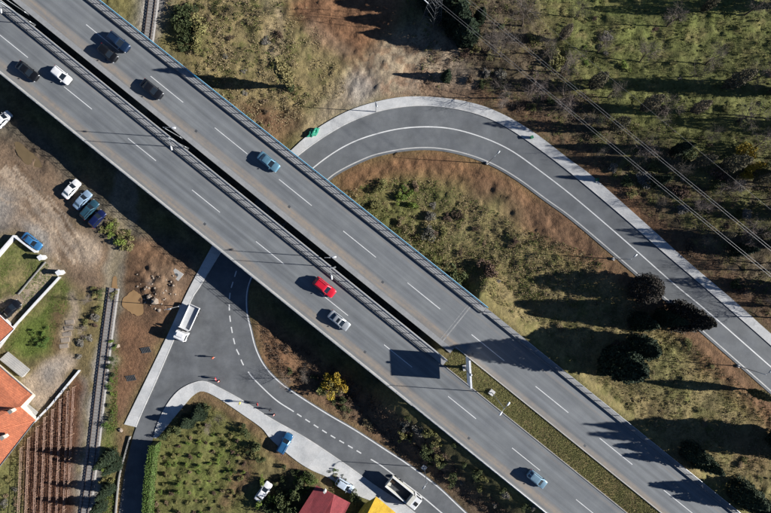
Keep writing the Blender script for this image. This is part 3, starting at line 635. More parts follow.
def vehicle(kind, px, py, d, color, label, z=None, name='car', cat='car', cargo=None, tilt=0):
    L, W, belt, roof, nose, (rb, rr, rf, fb), tail = SPEC[kind]
    if z is None: base = P(px, py); base.z = max(float(gz(base.x, base.y)), base.z + .03) if not (LOWIN(px, py)) else .035
    else: base = D(UX * px + UY * py, UY * px - UX * py, z)
    ang = math.atan2(-d[1], d[0]); root = empty(name, base, ang, label, cat); root.scale = (1.1,) * 3 if z is not None else (1.03,) * 3
    h = L / 2; st = [(-1, .74, .62), (-.985, .86, .86), (-.94, .94, .97), (-.85, .985, 1), (-.6, 1, 1), (-.2, 1, 1), (.2, 1, 1), (fb / h - .02, 1, 1), (.7, .985, None), (.86, .95, None), (.94, .87, None), (.985, .76, None), (1, .62, None)]
    mb = MB(); rings = []
    for t, wf, zf in st:
        wd = W / 2 * wf
        if zf is None:
            k = (t - fb / h) / (1 - fb / h); zt = belt + .02 - (belt - nose) * (k ** 1.5) * .75 - (.12 if t >= .985 else 0) - (.14 if t == 1 else 0)
        elif t < -.5: zt = .3 + (tail - .3) * zf
        else: zt = belt
        zb = .24 + (.12 if abs(t) > .98 else 0); half = [(.82, zb), (.97, zb + .1), (1, zb + (zt - zb) * .5), (.985, zt - .14 * (zt - zb)), (.93, zt - .04), (.8, zt)]
        ring = [(t * h, wd * a, b) for a, b in half] + [(t * h, 0, zt + .025)] + [(t * h, -wd * a, b) for a, b in reversed(half)]
        rings.append(ring)
    mb.loft(rings); body = mb.build('body', color, root, True)
    wb, wt = W / 2 * .9, W / 2 * .74; zr = roof
    def loop(x0, x1, hw, z, ch): return [(x0 + ch, hw, z), (x1 - ch, hw, z), (x1, hw - ch, z), (x1 + .02, 0, z), (x1, -hw + ch, z), (x1 - ch, -hw, z), (x0 + ch, -hw, z), (x0, -hw + ch, z), (x0 - .02, 0, z), (x0, hw - ch, z)]
    cb = MB(); cb.loft([loop(rb, fb, wb, belt - .06, .12), loop(rr - (rr - rb) * .08, rf + (fb - rf) * .08, wt + .03, zr - .07, .1), loop(rr + .06, rf - .05, wt - .05, zr - .015, .1), loop(rr + .35, rf - .3, wt - .3, zr + .015, .1)]); cb.build('cabin', color, root)
    def pane(nm, a, b, c, e, out, m='glass', lo=.1, hi=.96, il=.025):
        a, b, c, e = map(Vector, (a, b, c, e)); nrm = (b - a).cross(e - a).normalized(); nrm = nrm if nrm.dot(Vector(out)) > 0 else -nrm
        q = lambda s, t: (a.lerp(b, s)).lerp(e.lerp(c, s), t) + nrm * .014
        p = MB(); p.add([q(il, lo), q(1 - il, lo), q(1 - il * 1.4, hi), q(il * 1.4, hi)], [(0, 1, 2, 3)]); o = p.build(nm, m, root)
        if (Vector(p.v[1]) - Vector(p.v[0])).cross(Vector(p.v[3]) - Vector(p.v[0])).dot(nrm) < 0: o.data.flip_normals()
    zt_ = zr - .07; zb_ = belt - .06; xr_, xf_ = rr - (rr - rb) * .08, rf + (fb - rf) * .08; wt2 = wt + .03
    pane('windshield', (fb, wb - .12, zb_), (fb, -wb + .12, zb_), (xf_, -wt2 + .1, zt_), (xf_, wt2 - .1, zt_), (1, 0, .6), lo=.05)
    pane('rear_window', (rb, wb - .12, zb_), (rb, -wb + .12, zb_), (xr_, -wt2 + .1, zt_), (xr_, wt2 - .1, zt_), (-1, 0, .5), lo=.1)
    xm0, xm1 = (rb + fb) / 2 - .15, (xr_ + xf_) / 2 - .1
    for s in (1, -1):
        nm = 'side_window'
        if kind != 'van': pane(nm, (rb + .12, s * wb, zb_), (xm0, s * wb, zb_), (xm1, s * wt2, zt_), (xr_ + .1, s * wt2, zt_), (0, s, .4), lo=.2, hi=.9)
        pane(nm, (xm0, s * wb, zb_), (fb - .12, s * wb, zb_), (xf_ - .1, s * wt2, zt_), (xm1, s * wt2, zt_), (0, s, .4), lo=.2, hi=.9)
        MB().box((h * .94, s * W * .36, nose * .88), (.16, .3, .11), -s * .35).build('headlight', 'headlight', root); MB().box((-h * .965, s * W * .37, tail * .82), (.12, .3, .14), s * .3).build('taillight', 'taillight', root)
        MB().box((fb - .25, s * (W / 2 + .07), belt + .03), (.1, .2, .12)).build('mirror', color, root)
        for xw in (h * .6, -h * .58):
            t = MB(); t.tube((0, -.1, 0), (0, .1, 0), .315, n=16); ty = t.build('wheel', 'tyre', root, True); ty.location = (xw, s * (W / 2 - .09), .315)
            r_ = MB(); r_.tube((0, s * .095, 0), (0, s * .108, 0), .2, n=12); r_.build('rim', 'rim', ty)
    MB().box((h * .995, 0, .36), (.06, W * .5, .14)).build('bumper_grille', 'black_plastic', root)
    if kind in ('suv', 'wagon'):
        for s in (1, -1): MB().box(((rr + rf) / 2, s * (wt - .12), zr + .05), ((rf - rr) * .75, .04, .04)).build('roof_rail', 'black_plastic', root)
    return root
def LOWIN(px, py): return bool(inside(LOWER_EDGE + list(reversed(C_OUT)) + list(reversed(L_LEFT)), np.array([px], float), np.array([py], float))[0])
paintmat('p_navy', (.012, .03, .07)); paintmat('p_black', (.006, .0065, .008), .1); paintmat('p_black2', (.008, .009, .012), .1); paintmat('p_white', (.72, .72, .72), 0); paintmat('p_silver', (.5, .52, .53), .5)
paintmat('p_teal', (.13, .27, .36)); paintmat('p_red', (.55, .012, .03), 0); paintmat('p_lblue', (.3, .42, .55)); paintmat('p_dteal', (.03, .09, .13)); paintmat('p_dnavy', (.01, .018, .08)); paintmat('p_blue', (.05, .2, .42)); paintmat('p_steel', (.2, .32, .4)); paintmat('p_vblue', (.03, .14, .3)); paintmat('p_pale', (.5, .58, .66), .1)
u_ = (UX, UY); z_ = .006
vehicle('suv', 120.5, 43.5, u_, 'p_navy', 'dark navy estate car beside a black car on the north carriageway', z_); vehicle('hatch', 109.5, 54.5, u_, 'p_black', 'black hatchback alongside the navy car on the north carriageway', z_)
vehicle('sedan', 153.5, 90.5, u_, 'p_black2', 'lone black car near the tree shadow on the north carriageway', z_); vehicle('sedan', 269.5, 162.5, u_, 'p_teal', 'teal blue saloon car on the north carriageway near the loop road', z_)
vehicle('sedan', 30, 72.5, u_, 'p_black', 'black saloon car on the south carriageway at the upper left', z_); vehicle('hatch', 63.5, 76.5, u_, 'p_white', 'white hatchback behind the black saloon on the south carriageway', z_)
vehicle('suv', 325, 287, u_, 'p_red', 'red estate car on the south carriageway', z_); sv = vehicle('sedan', 339.5, 320, u_, 'p_silver', 'silver saloon car with sunroof next to the red car', z_); MB().box((-.15, 0, 1.462), (.5, .85, .03)).build('sunroof', 'glass', sv); vehicle('hatch', 536, 477.5, u_, 'p_steel', 'blue grey hatchback near the lower end of the south carriageway', z_)
dpk = (.66, -.75)
vehicle('sedan', 73.5, 189.5, dpk, 'p_white', 'white saloon first in the row parked beside the bridge shadow'); vehicle('sedan', 84.5, 200.5, dpk, 'p_lblue', 'light blue saloon second in the row parked beside the bridge'); vehicle('wagon', 91.5, 210, dpk, 'p_dteal', 'dark teal estate third in the row parked beside the bridge'); vehicle('hatch', 99, 219, dpk, 'p_dnavy', 'navy hatchback parked last in the row next to the bushes')
vehicle('sedan', 34.5, 241.5, u_, 'p_blue', 'bright blue saloon parked outside the white garden wall'); vehicle('hatch', 6, 120.5, (.7, -.72), 'p_white', 'white hatchback parked at the left edge by the bridge'); vehicle('sedan', 13.5, 309, (.72, -.69), 'p_black2', 'black saloon parked on the driveway above the orange roof')
vehicle('suv', 285.5, 442, (.48, -.88), 'p_vblue', 'deep blue estate car parked on the wide corner pavement'); vehicle('sedan', 264.5, 489.5, (.58, -.81), 'p_white', 'white saloon parked among the garden bushes'); vehicle('hatch', 345, 484, (.8, .5), 'p_pale', 'pale blue hatchback parked behind the red roofed house')
# lorries
def wheels(root, xs, W, r=.48):
    for xw in xs:
        for s in (1, -1):
            t = MB(); t.tube((0, -.15, 0), (0, .15, 0), r, n=18); ty = t.build('wheel', 'tyre', root, True); ty.location = (xw, s * (W / 2 - .17), r); m = MB(); m.tube((0, s * .14, 0), (0, s * .17, 0), r * .55, n=12); m.build('rim', 'rim', ty)
def cab(root, x0, x1, W, z1, color):
    hw = W / 2; mb = MB(); pr = [(x0, .55), (x0, z1 - .12), (x0 + .12, z1), (x1 - .45, z1), (x1 - .25, z1 - .15), (x1 - .06, 1.5), (x1, 1.3), (x1, .5)]
    mb.loft([[(x, -hw * k, z) for x, z in pr] for k in (1,)] + [[(x, -hw * .0, z + (.03 if z == z1 else 0)) for x, z in pr]] + [[(x, hw, z) for x, z in pr]]); mb.build('cab', color, root)
    w2 = MB(); w2.add([(x1 - .05 + .012, -hw * .88, 1.55), (x1 - .05 + .012, hw * .88, 1.55), (x1 - .235, hw * .84, z1 - .2), (x1 - .235, -hw * .84, z1 - .2)], [(0, 1, 2, 3)]); w2.build('windshield', 'glass', root)
    for s in (1, -1):
        v = [(x0 + .35, s * (hw + .008), 1.5), (x1 - .25, s * (hw + .008), 1.5), (x1 - .42, s * (hw + .008), z1 - .3), (x0 + .35, s * (hw + .008), z1 - .3)]; MB().add(v, [(0, 1, 2, 3) if s < 0 else (3, 2, 1, 0)]).build('side_window', 'glass', root)
        MB().box((x1 - .12, s * (hw + .18), 1.75), (.1, .22, .42)).build('mirror', 'black_plastic', root); MB().box((x1 + .01, s * hw * .72, .8), (.05, .35, .18)).build('headlight', 'headlight', root)
    MB().box((x1 + .02, 0, .62), (.12, W * .98, .22)).build('bumper', 'black_plastic', root)
base = P(190, 322); base.z = .035; root = empty('flatbed_lorry', base, math.atan2(-34, -15.5), 'white flatbed lorry parked along the pavement beside the puddle', 'lorry')
cab(root, 2.0, 4.05, 2.25, 2.75, 'p_white'); MB().box((-.6, 0, .72), (6.6, .9, .22)).build('chassis', 'black_plastic', root); wheels(root, (3.0, -2.0, -3.0), 2.3)
concrete_mat('bed_grey', (.5, .51, .52)); MB().box((-1.4, 0, 1.25), (5.2, 2.3, .14)).build('bed', 'bed_grey', root)
for s in (1, -1): MB().box((-1.4, s * 1.14, 1.55), (5.2, .06, .48)).build('side_board', 'p_white', root)
MB().box((-3.98, 0, 1.55), (.06, 2.22, .48)).build('tailgate', 'p_white', root); MB().box((1.25, 0, 1.9), (.08, 2.3, 1.3)).build('headboard', 'p_white', root)
hd = MB()
for s in (1, -1): hd.box((1.5, s * .9, 2.0), (.1, .1, 1.5))
hd.box((1.5, 0, 2.72), (.1, 1.9, .1)); hd.build('ladder_rack', 'black_plastic', root); MB().box((2.7, 0, 2.85), (.7, 1.5, .16)).build('roof_deflector', 'p_white', root)
base = P(403.5, 488.5); base.z = .035; root = empty('tipper_truck', base, math.atan2(-UY, UX), 'white tipper truck with open dark bed beside the yellow roof', 'truck')
concrete_mat('tipper_side', (.55, .54, .48)); cab(root, 2.2, 4.2, 2.45, 2.7, 'p_white'); MB().box((0, 0, .8), (7.8, .9, .3)).build('chassis', 'black_plastic', root); wheels(root, (3.2, -1.6, -2.9), 2.5)
mat('bed_floor', (.07, .075, .08), (.04, .04, .045), 2, .7); MB().box((-1.2, 0, 1.3), (5.7, 2.4, .12)).build('bed_floor', 'bed_floor', root)
for s in (1, -1):
    MB().box((-1.2, s * 1.24, 1.85), (5.8, .1, 1.2)).build('side_board', 'tipper_side', root); MB().box((-1.2, s * 1.26, 2.47), (5.9, .18, .1)).build('top_rail', 'p_white', root)
MB().box((-4.05, 0, 1.85), (.1, 2.4, 1.2)).build('tailgate', 'tipper_side', root); MB().box((1.62, 0, 2.05), (.1, 2.4, 1.6)).build('headboard', 'tipper_side', root); MB().box((2.0, 0, 2.84), (.8, 2.4, .08)).build('cab_shield', 'tipper_side', root)
MB().box((-3.3, .2, 1.44), (1.3, .5, .16), .1).build('plank_load', 'wood_post', root); MB().box((-3.5, -.6, 1.5), (.7, .7, .28), .4).build('sand_load', 'tipper_side', root)
mb = MB(); mb.box((3.3, 0, 2.76), (.8, .75, .08)); mb.build('roof_hatch', 'black_plastic', root)

# ------------------------------------------------------------------ people and traffic cones
def person(px, py, ang, top, legs, skin, hair, label, lean=0., onpave=0.):
    base = P(px, py); base.z = (.03 if LOWIN(px, py) else .15) + onpave; root = empty('person', base, ang, label, 'person')
    V = [(0, 0, .95), (.02, 0, 1.15), (.03 + lean * .2, 0, 1.38), (.03 + lean * .25, 0, 1.5), (.05 + lean * .3, 0, 1.6), (.06 + lean * .3, 0, 1.72)]; Rr = [.15, .14, .16, .06, .09, .08]; E = [(0, 1), (1, 2), (2, 3), (3, 4), (4, 5)]
    def chain(st, pts, rad):
        k = st
        for p, r in zip(pts, rad): V.append(p); Rr.append(r); E.append((k, len(V) - 1)); k = len(V) - 1
        return k
    for s in (1, -1):
        chain(0, [(.0, s * .1, .88), (.03 + .06 * s, s * .11, .5), (-.02 + .09 * s, s * .12, .09), (.13 + .09 * s, s * .13, .045)], [.1, .065, .045, .04])
        w_ = chain(2, [(.03 + lean * .2, s * .2, 1.4), (.04 + lean * .2, s * .27, 1.14), (.16 + .05 * s, s * .25, .93), (.2 + .05 * s, s * .245, .87)], [.065, .048, .034, .034])
        x, y, z = V[w_]
        for k in range(4): chain(w_, [(x + .03 + .006 * k, y + (k - 1.5) * .022, z - .055), (x + .035, y + (k - 1.5) * .02, z - .09 - .008 * (1.5 - abs(k - 1.5)))], [.010, .008])
        chain(w_, [(x + .05, y - s * .03, z - .02), (x + .065, y - s * .03, z - .05)], [.011, .009])
    me = bpy.data.meshes.new('body'); me.from_pydata(V, E, []); o = put('body', me, root); o.modifiers.new('Skin', 'SKIN'); sk = me.skin_vertices[0]
    for i, r in enumerate(Rr): sk.data[i].radius = (r, r * (1.25 if i in (1, 2) else 1)); sk.data[i].use_root = i == 0
    m = o.modifiers.new('Sub', 'SUBSURF'); m.levels = m.render_levels = 1
    me.materials.append(MATS[legs])
    # jacket, head skin and hair sit over the body
    j = MB(); n = 14
    ring = lambda cx, rx, ry, z: [(cx + rx * math.cos(2 * math.pi * i / n), ry * math.sin(2 * math.pi * i / n), z) for i in range(n)]
    l2 = lean * .2; j.loft([ring(0, .17, .21, .86), ring(.01, .165, .2, 1.05), ring(.02 + l2, .17, .23, 1.3), ring(.03 + l2, .14, .23, 1.43), ring(.03 + l2, .08, .12, 1.5)])
    for s in (1, -1): j.tube((.03 + l2, s * .2, 1.42), (.04 + l2, s * .28, 1.13), .085, .07, 8); j.tube((.04 + l2, s * .28, 1.15), (.16 + .05 * s, s * .255, .94), .07, .05, 8)
    jk = j.build('jacket', top, root, True); st = MB(); st.loft([ring(.012, .178, .213, 1.06), ring(.016, .18, .22, 1.12)], cap=False); st.build('reflective_band', 'white_steel', jk)
    hx = .055 + lean * .3; hm = MB(); hm.loft([ring(hx, .05, .05, 1.5), ring(hx + .01, .085, .07, 1.56), ring(hx + .01, .1, .078, 1.64), ring(hx, .095, .078, 1.71), ring(hx - .005, .06, .05, 1.765)]); hm.box((hx + .11, 0, 1.63), (.04, .025, .04)); hm.box((hx, .083, 1.63), (.03, .015, .05)); hm.box((hx, -.083, 1.63), (.03, .015, .05)); hm.build('head', skin, root, True)
    hr = MB(); hr.loft([ring(hx - .02, .092, .086, 1.66), ring(hx - .015, .1, .088, 1.72), ring(hx - .01, .075, .065, 1.775), ring(hx - .01, .02, .02, 1.79)]); hr.build('hair', hair, root, True)
mat('hi_orange', (.75, .12, .05), (.6, .1, .04), 4, .8); mat('hi_yellow', (.75, .6, .08), (.6, .5, .06), 4, .8); mat('hi_red', (.6, .06, .06), (.5, .05, .05), 4, .8); mat('cloth_dark', (.03, .035, .05), (.02, .02, .03), 4, .9); mat('cloth_blue', (.06, .08, .14), (.04, .05, .1), 4, .9); mat('cloth_grey', (.35, .34, .33), (.25, .25, .24), 4, .9)
mat('skin', (.45, .27, .19), (.4, .23, .16), 4, .6); mat('hair_dark', (.03, .022, .018), None, 8, .7); mat('hard_hat', (.75, .75, .72), None, 5, .4)
person(214.5, 357, 2.2, 'hi_orange', 'cloth_grey', 'skin', 'hair_dark', 'person in orange jacket standing alone on the junction asphalt'); person(217, 378, .5, 'hi_red', 'cloth_blue', 'skin', 'hard_hat', 'person in red jacket and white helmet near the corner kerb', .4)
person(241.5, 401.5, 2.9, 'hi_yellow', 'cloth_grey', 'skin', 'hair_dark', 'person in yellow vest walking on the corner pavement'); person(271.5, 409, 1.2, 'cloth_dark', 'cloth_dark', 'skin', 'hair_dark', 'person in dark clothes standing on the road by the kerb')
person(258, 403, .2, 'hi_red', 'cloth_dark', 'skin', 'hair_dark', 'person in red jacket bending over the road near yellow vest', .9)
def cone(px, py, label):
    b = P(px, py); b.z = .03; r = empty('traffic_cone', b, 0, label, 'traffic cone', None); MB().box((0, 0, .025), (.5, .5, .05), .4).build('base', 'black_plastic', r)
    c = MB(); c.tube((0, 0, .05), (0, 0, 1.0), .19, .05, 16); c.build('cone', 'hi_orange', r, True)
    for z, r0, r1 in ((.35, .154, .131), (.68, .106, .082)): m = MB(); m.tube((0, 0, z), (0, 0, z + .17), r0, r1, 16, False); m.build('stripe', 'white_steel', r)
cone(274, 414.5, 'orange and white traffic cone at the kerb near dark clothed person'); cone(219, 381, 'orange and white traffic cone beside the helmeted person at the corner')
# green tree wrap and small green bins on the ramp pavement
mat('green_bin', (.02, .16, .08), (.015, .1, .05), 5, .6)
for px, py, lab in ((596, 180, 'small green bin on the long straight ramp pavement'), (531, 138, 'small green bin on the pavement at the bend')):
    b = P(px, py); b.z += .15; r = empty('litter_bin', b, .3, lab, 'bin'); m = MB(); m.loft([[(a * .24, c * .24, 0) for a, c in ((1, 1), (-1, 1), (-1, -1), (1, -1))], [(a * .29, c * .29, .7) for a, c in ((1, 1), (-1, 1), (-1, -1), (1, -1))]]); m.build('bucket', 'green_bin', r); m = MB(); m.box((0, 0, .73), (.64, .64, .07)); m.build('lid', 'green_bin', r)

# ------------------------------------------------------------------ vegetation builders
def leaf_quads(pts, size, rs, flat=.35):
    n = len(pts); pts = np.asarray(pts); a = rs.randn(n, 3); a[:, 2] *= .6; a /= np.linalg.norm(a, axis=1)[:, None]; b = rs.randn(n, 3); b -= (b * a).sum(1)[:, None] * a; b /= np.linalg.norm(b, axis=1)[:, None]
    s = size * (.55 + .9 * rs.rand(n))[:, None]; a = a * s * .5; b = b * s * .36
    v = np.stack([pts - a, pts + b, pts + a, pts - b], 1).reshape(-1, 3); f = np.arange(4 * n).reshape(-1, 4); return v, f
def npmesh(name, v, f, m):
    me = bpy.data.meshes.new(name); me.vertices.add(len(v)); me.vertices.foreach_set('co', np.asarray(v, np.float32).ravel()); k = f.shape[1]
    me.loops.add(f.size); me.loops.foreach_set('vertex_index', f.ravel().astype(np.int32)); me.polygons.add(len(f)); me.polygons.foreach_set('loop_start', np.arange(0, f.size, k)); me.polygons.foreach_set('loop_total', np.full(len(f), k)); me.update(); me.materials.append(MATS[m] if isinstance(m, str) else m); return me
def shrub_mesh(seed, n, size, m, h=.8, lumps=7):          # unit radius, height h
    rs = np.random.RandomState(seed); c = rs.randn(lumps, 3) * np.array([.45, .45, .16]) + np.array([0, 0, h * .5]); r = .3 + .25 * rs.rand(lumps); k = rs.randint(0, lumps, n)
    d = rs.randn(n, 3); d /= np.linalg.norm(d, axis=1)[:, None]; p = c[k] + d * (r[k] * (.55 + .5 * rs.rand(n) ** .6))[:, None]; p[:, 2] = np.abs(p[:, 2]) * (h / .8)
    v, f = leaf_quads(p, size, rs); return npmesh('foliage', v, f, m)
def stems_mesh(seed, n=5, h=.6, m='bark'):
    rs = random.Random(seed); mb = MB()
    for i in range(n): t = rs.random() * 6.28; mb.tube((.05 * math.cos(t), .05 * math.sin(t), -.1), (.4 * math.cos(t), .4 * math.sin(t), h * .7), .03, .012, 5)
    return mb.mesh('stem', m)
def conifer_mesh(seed, n, size, m, prof):                  # unit height; prof(t) -> radius
    rs = np.random.RandomState(seed); t = 1 - rs.rand(n) ** .62; t = .06 + .94 * t; az = rs.rand(n) * 6.283; lob = 1 + .12 * np.sin(az * 5 + t * 40) + .11 * np.sin(az * 3 - t * 23 + seed)
    r = np.array([prof(x) for x in t]) * lob * (.45 + .62 * rs.rand(n) ** .5); p = np.stack([r * np.cos(az), r * np.sin(az), t - r * .18], 1); v, f = leaf_quads(p, size, rs); return npmesh('crown', v, f, m)
def bare_tree(seed, spread=1., lev=5, up=.25):             # unit height, returns trunk and crown meshes
    rs = random.Random(seed); tr = MB(); cr = MB()
    def br(p, d, L, r, l):
        seg = 2 if l > 2 else 3
        for k in range(seg):
            d2 = (d + Vector((rs.gauss(0, .13), rs.gauss(0, .13), up * .25))).normalized(); q = p + d2 * (L / seg); r2 = r * (1 - .22)
            (tr if l < 2 else cr).tube(p, q, r, r2, 6 if l < 2 else 3, False); p, d, r = q, d2, r2
            if l < lev and (k > 0 or l > 0):
                for _ in range(2 if l < 3 else 2):
                    t = rs.random() * 6.283; o = d.orthogonal().normalized(); s = d.cross(o); n2 = (d * (.75 if spread < 1 else .5) + (o * math.cos(t) + s * math.sin(t)) * spread * (.62 + .3 * rs.random())).normalized(); br(p, n2, L * (.5 + .2 * rs.random()), r * .6, l + 1)
        if l < lev: br(p, d, L * .6, r, l + 1)
    br(Vector((0, 0, 0)), Vector((rs.gauss(0, .05), rs.gauss(0, .05), 1)), .42, .02, 0)
    zm = max(v[2] for v in cr.v); k = 1 / zm
    for m in (tr, cr): m.v = [(x * k, y * k, z * k) for x, y, z in m.v]
    tr.v = [(x, y, z - .01) for x, y, z in tr.v]
    return tr.mesh('trunk', 'bark', True), cr.mesh('crown', 'twig')
leafmat('lf_olive', (.14, .145, .05), (.23, .205, .085)); leafmat('lf_dark', (.045, .062, .025), (.085, .1, .042)); leafmat('lf_green', (.1, .165, .03), (.18, .22, .055)); leafmat('lf_dry', (.28, .22, .125), (.17, .125, .075))
leafmat('lf_brown', (.16, .108, .075), (.09, .063, .046)); leafmat('lf_conifer', (.018, .032, .02), (.04, .055, .028), .3); leafmat('lf_cyp_brown', (.05, .038, .03), (.028, .03, .024), .2); leafmat('lf_yellow', (.4, .27, .03), (.22, .17, .035), .1); leafmat('lf_grey', (.26, .24, .2), (.15, .14, .115)); leafmat('lf_hedge', (.06, .11, .024), (.12, .17, .045), .15)
SH = {}
for k, (m, h) in {'olive': ('lf_olive', .8), 'dark': ('lf_dark', .95), 'green': ('lf_green', .85), 'dry': ('lf_dry', .6), 'brown': ('lf_brown', .7), 'grey': ('lf_grey', .7), 'hedge': ('lf_hedge', 1.), 'yellow': ('lf_yellow', 1.)}.items():
    SH[k] = [shrub_mesh(sum(map(ord, k)) + i, 1000, .15, m, h) for i in range(3)]
STEM = stems_mesh(3)
def shrub(kind, px, py, r, label, group=None, hs=1., name='shrub', pos=None):
    p = PG(px, py) if pos is None else pos; root = empty(name, p, rnd.random() * 6.28, label, 'shrub', group)
    put('foliage', rnd.choice(SH[kind]), root, None, 0, (r, r * rnd.uniform(.85, 1.15), r * hs)); put('stem', STEM, root, None, 0, (r, r, r * hs)); return root
CON = [conifer_mesh(40 + i, 9000, .026, 'lf_conifer', lambda t: .2 * (1.03 - t) ** .8 + .012) for i in range(2)]
CYP = [conifer_mesh(50 + i, 14000, .024, 'lf_conifer', lambda t: .155 * max(.03, math.sin(min(1, .16 + t * .87) * math.pi)) ** .75) for i in range(2)]
CYPB = conifer_mesh(60, 10000, .024, 'lf_cyp_brown', lambda t: .19 * (1.02 - t) ** .7 + .01)
ROUND = conifer_mesh(61, 13000, .032, 'lf_cyp_brown', lambda t: .32 * max(.05, math.sin(min(1, .1 + t * .9) * math.pi)) ** .6)
leafmat('lf_poplar', (.2, .17, .075), (.12, .11, .045), .1)
POP = [conifer_mesh(70, 7000, .024, 'lf_poplar', lambda t: .075 * max(.02, math.sin(min(1, max(0, t * 1.1 - .1)) * math.pi)) ** .7)]
leafmat('lf_twiggy', (.16, .14, .085), (.095, .08, .055), .35)
TWG = [conifer_mesh(80 + i, 5000, .024, 'lf_twiggy', lambda t: .135 * max(.05, math.sin(min(1, max(0, t * 1.05 - .05)) * math.pi)) ** .7) for i in range(3)]
tm = MB(); tm.tube((0, 0, -.02), (0, 0, .3), .02, .016, 8, False); tm.tube((0, 0, .3), (0, 0, .97), .016, .004, 8, False); TRUNK = tm.mesh('trunk', 'bark', True)
def ctree(me, px, py, h, label, group=None, wide=1., name='conifer_tree', cat='tree'):
    h *= .9; root = empty(name, PG(px, py), rnd.random() * 6.28, label, cat, group); put('crown', me, root, None, 0, (h * wide, h * wide, h)); put('trunk', TRUNK, root, None, 0, h); return root
BARE = [bare_tree(100 + i, 1.0, 4) for i in range(5)]; SLIM = [bare_tree(200 + i, .42, 4, .5) for i in range(2)]
def btree(v, px, py, h, label, group=None, name='bare_tree', sx=1.):
    h *= .92; root = empty(name, PG(px, py), rnd.random() * 6.28, label, 'tree', group); t, c = v; put('trunk', t, root, None, 0, (h * sx, h * sx, h)); put('crown', c, root, None, 0, (h * sx, h * sx, h)); return root
# ------------------------------------------------------------------ trees
ctree(ROUND, 640, 288, 8.5, 'round brownish tree overhanging the inner ramp edge', wide=1.1, name='round_tree'); ctree(CYPB, 676, 316, 14.5, 'tall brown conifer leaning its tip over the ramp line', wide=1.2); ctree(CON[0], 660, 317, 11.5, 'dark green conifer between the round brown tree and tall conifer', wide=.85)
ctree(CON[1], 637, 321, 10., 'dark conifer below the round brown tree', wide=1.1); ctree(CYP[1], 633, 344, 12, 'dark spindle conifer uphill of the large cypress', wide=1.3); ctree(CYP[0], 609, 358, 18., 'large dark cypress nearest the motorway guardrail', wide=1.2)
ctree(CON[0], 600, 372, 3.5, 'small conifer beside the large cypress near the guardrail', wide=1.2)
ctree(POP[0], 745, 389, 9.5, 'slender upright tree by the ramp edge at right', wide=1.3, name='poplar_tree')
ctree(CYP[0], 771, 436, 19, 'very tall cypress at the right edge of the view', wide=.8); ctree(CON[0], 784, 446, 20, 'tall conifer just past the right edge', wide=.7); ctree(CON[1], 815, 446, 17, 'conifer behind the tall conifer past the right edge', wide=.7)
ctree(CON[1], 688, 449, 8.2, 'small dark conifer on the bank above the guardrail', wide=1.3); ctree(CON[0], 700, 459, 8.6, 'second small dark conifer on the bank, nearer the corner', wide=1.2); ctree(CON[1], 738, 489, 9.8, 'bushy green conifer near the lower right corner', wide=1.4); ctree(CON[0], 752, 500, 9.0, 'bushy conifer in the lower right corner', wide=1.3)
ctree(POP[0], 292, 88, 19, 'slender upright tree with long shadow left of the loop road', name='poplar_tree')
shrub('dark', 291, 88, 1.1, 'dark round bush at the foot of the slender upright tree', hs=1.1)
for i, (px, py, h, me) in enumerate(((452, 10, 12, CON[0]), (464, 40, 11, CYP[1]), (457, 26, 11, CON[1]), (446, 78, 6, CON[0]), (432, 2, 10, CON[1]), (478, 22, 8, CYP[0]))):
    ctree(me, px, py, h, ['dark conifer nearest the pylon foot', 'narrow conifer right of the gravel clearing', 'broad conifer between the pylon and the clearing', 'low conifer at the lower edge of the gravel clearing', 'conifer at the top edge left of the pylon', 'narrow conifer beneath the power wires near the top'][i], wide=1.5 if i in (0, 1, 2, 4) else 1.)
gB = 'bare trees in the wood right of the loop road'
spots = [(520, 28), (548, 52), (575, 20), (500, 60), (530, 88), (562, 105), (590, 128), (610, 96), (640, 60), (668, 28), (690, 74), (705, 62), (742, 14), (752, 80), (660, 118), (640, 150), (668, 172), (700, 140), (625, 165), (735, 122), (755, 150), (720, 190), (690, 205), (762, 200), (740, 232), (705, 240), (758, 262), (722, 268), (768, 300), (745, 292), (655, 200), (598, 150), (560, 75), (505, 100), (485, 50), (600, 50)]
extra = [(790, 8), (800, 72), (786, 120), (795, 160), (810, 190), (790, 215), (800, 245), (785, 270), (812, 290), (795, 320), (840, 310), (830, 140), (850, 230), (840, 60)]
ORD = ['leftmost', 'second', 'third', 'fourth', 'fifth', 'sixth', 'seventh', 'eighth', 'ninth', 'tenth', 'eleventh', 'twelfth', 'thirteenth']
def banded(pts, what):
    out = {}; bands = (('highest', -99, 75), ('upper middle', 75, 135), ('lower middle', 135, 200), ('lowest', 200, 999))
    for nm, lo, hi in bands:
        q = sorted([i for i, p in enumerate(pts) if lo <= p[1] < hi], key=lambda i: pts[i][0])
        for k, i in enumerate(q): out[i] = '%s, %s from the left in the %s band of the wood' % (what, ORD[k], nm)
    return out
spots = [(a + rnd.uniform(-3, 3), b + rnd.uniform(-3, 3)) for a, b in spots]; lab = banded(spots, 'leafless tree')
ro_ = [p for p in R_OUT if p[0] > 440]
def hcap(px, py, h): return h if py < 98 else min(h, max(2.6, (px - float(np.interp(py, [p[1] for p in ro_], [p[0] for p in ro_])) + 9) * .215 / 2.41 / .9))
for i, (px, py) in enumerate(spots): btree(BARE[i % 5], px, py, hcap(px, py, rnd.uniform(7, 11.5)), lab[i], gB)
for i, (px, py) in enumerate(extra): btree(BARE[i % 5], px, py, rnd.uniform(10, 14), 'tall leafless tree standing past the right edge of the view', 'leafless trees past the right edge')
gE = 'dense trees in the wood right of the loop road'
ev = [(655, 182), (690, 165), (718, 168), (672, 152), (752, 182), (735, 250), (768, 245), (715, 236), (640, 110), (610, 130), (690, 112), (722, 88), (590, 88), (560, 40), (768, 92), (700, 12), (768, 306)]; lab = banded(ev, 'dense dark tree')
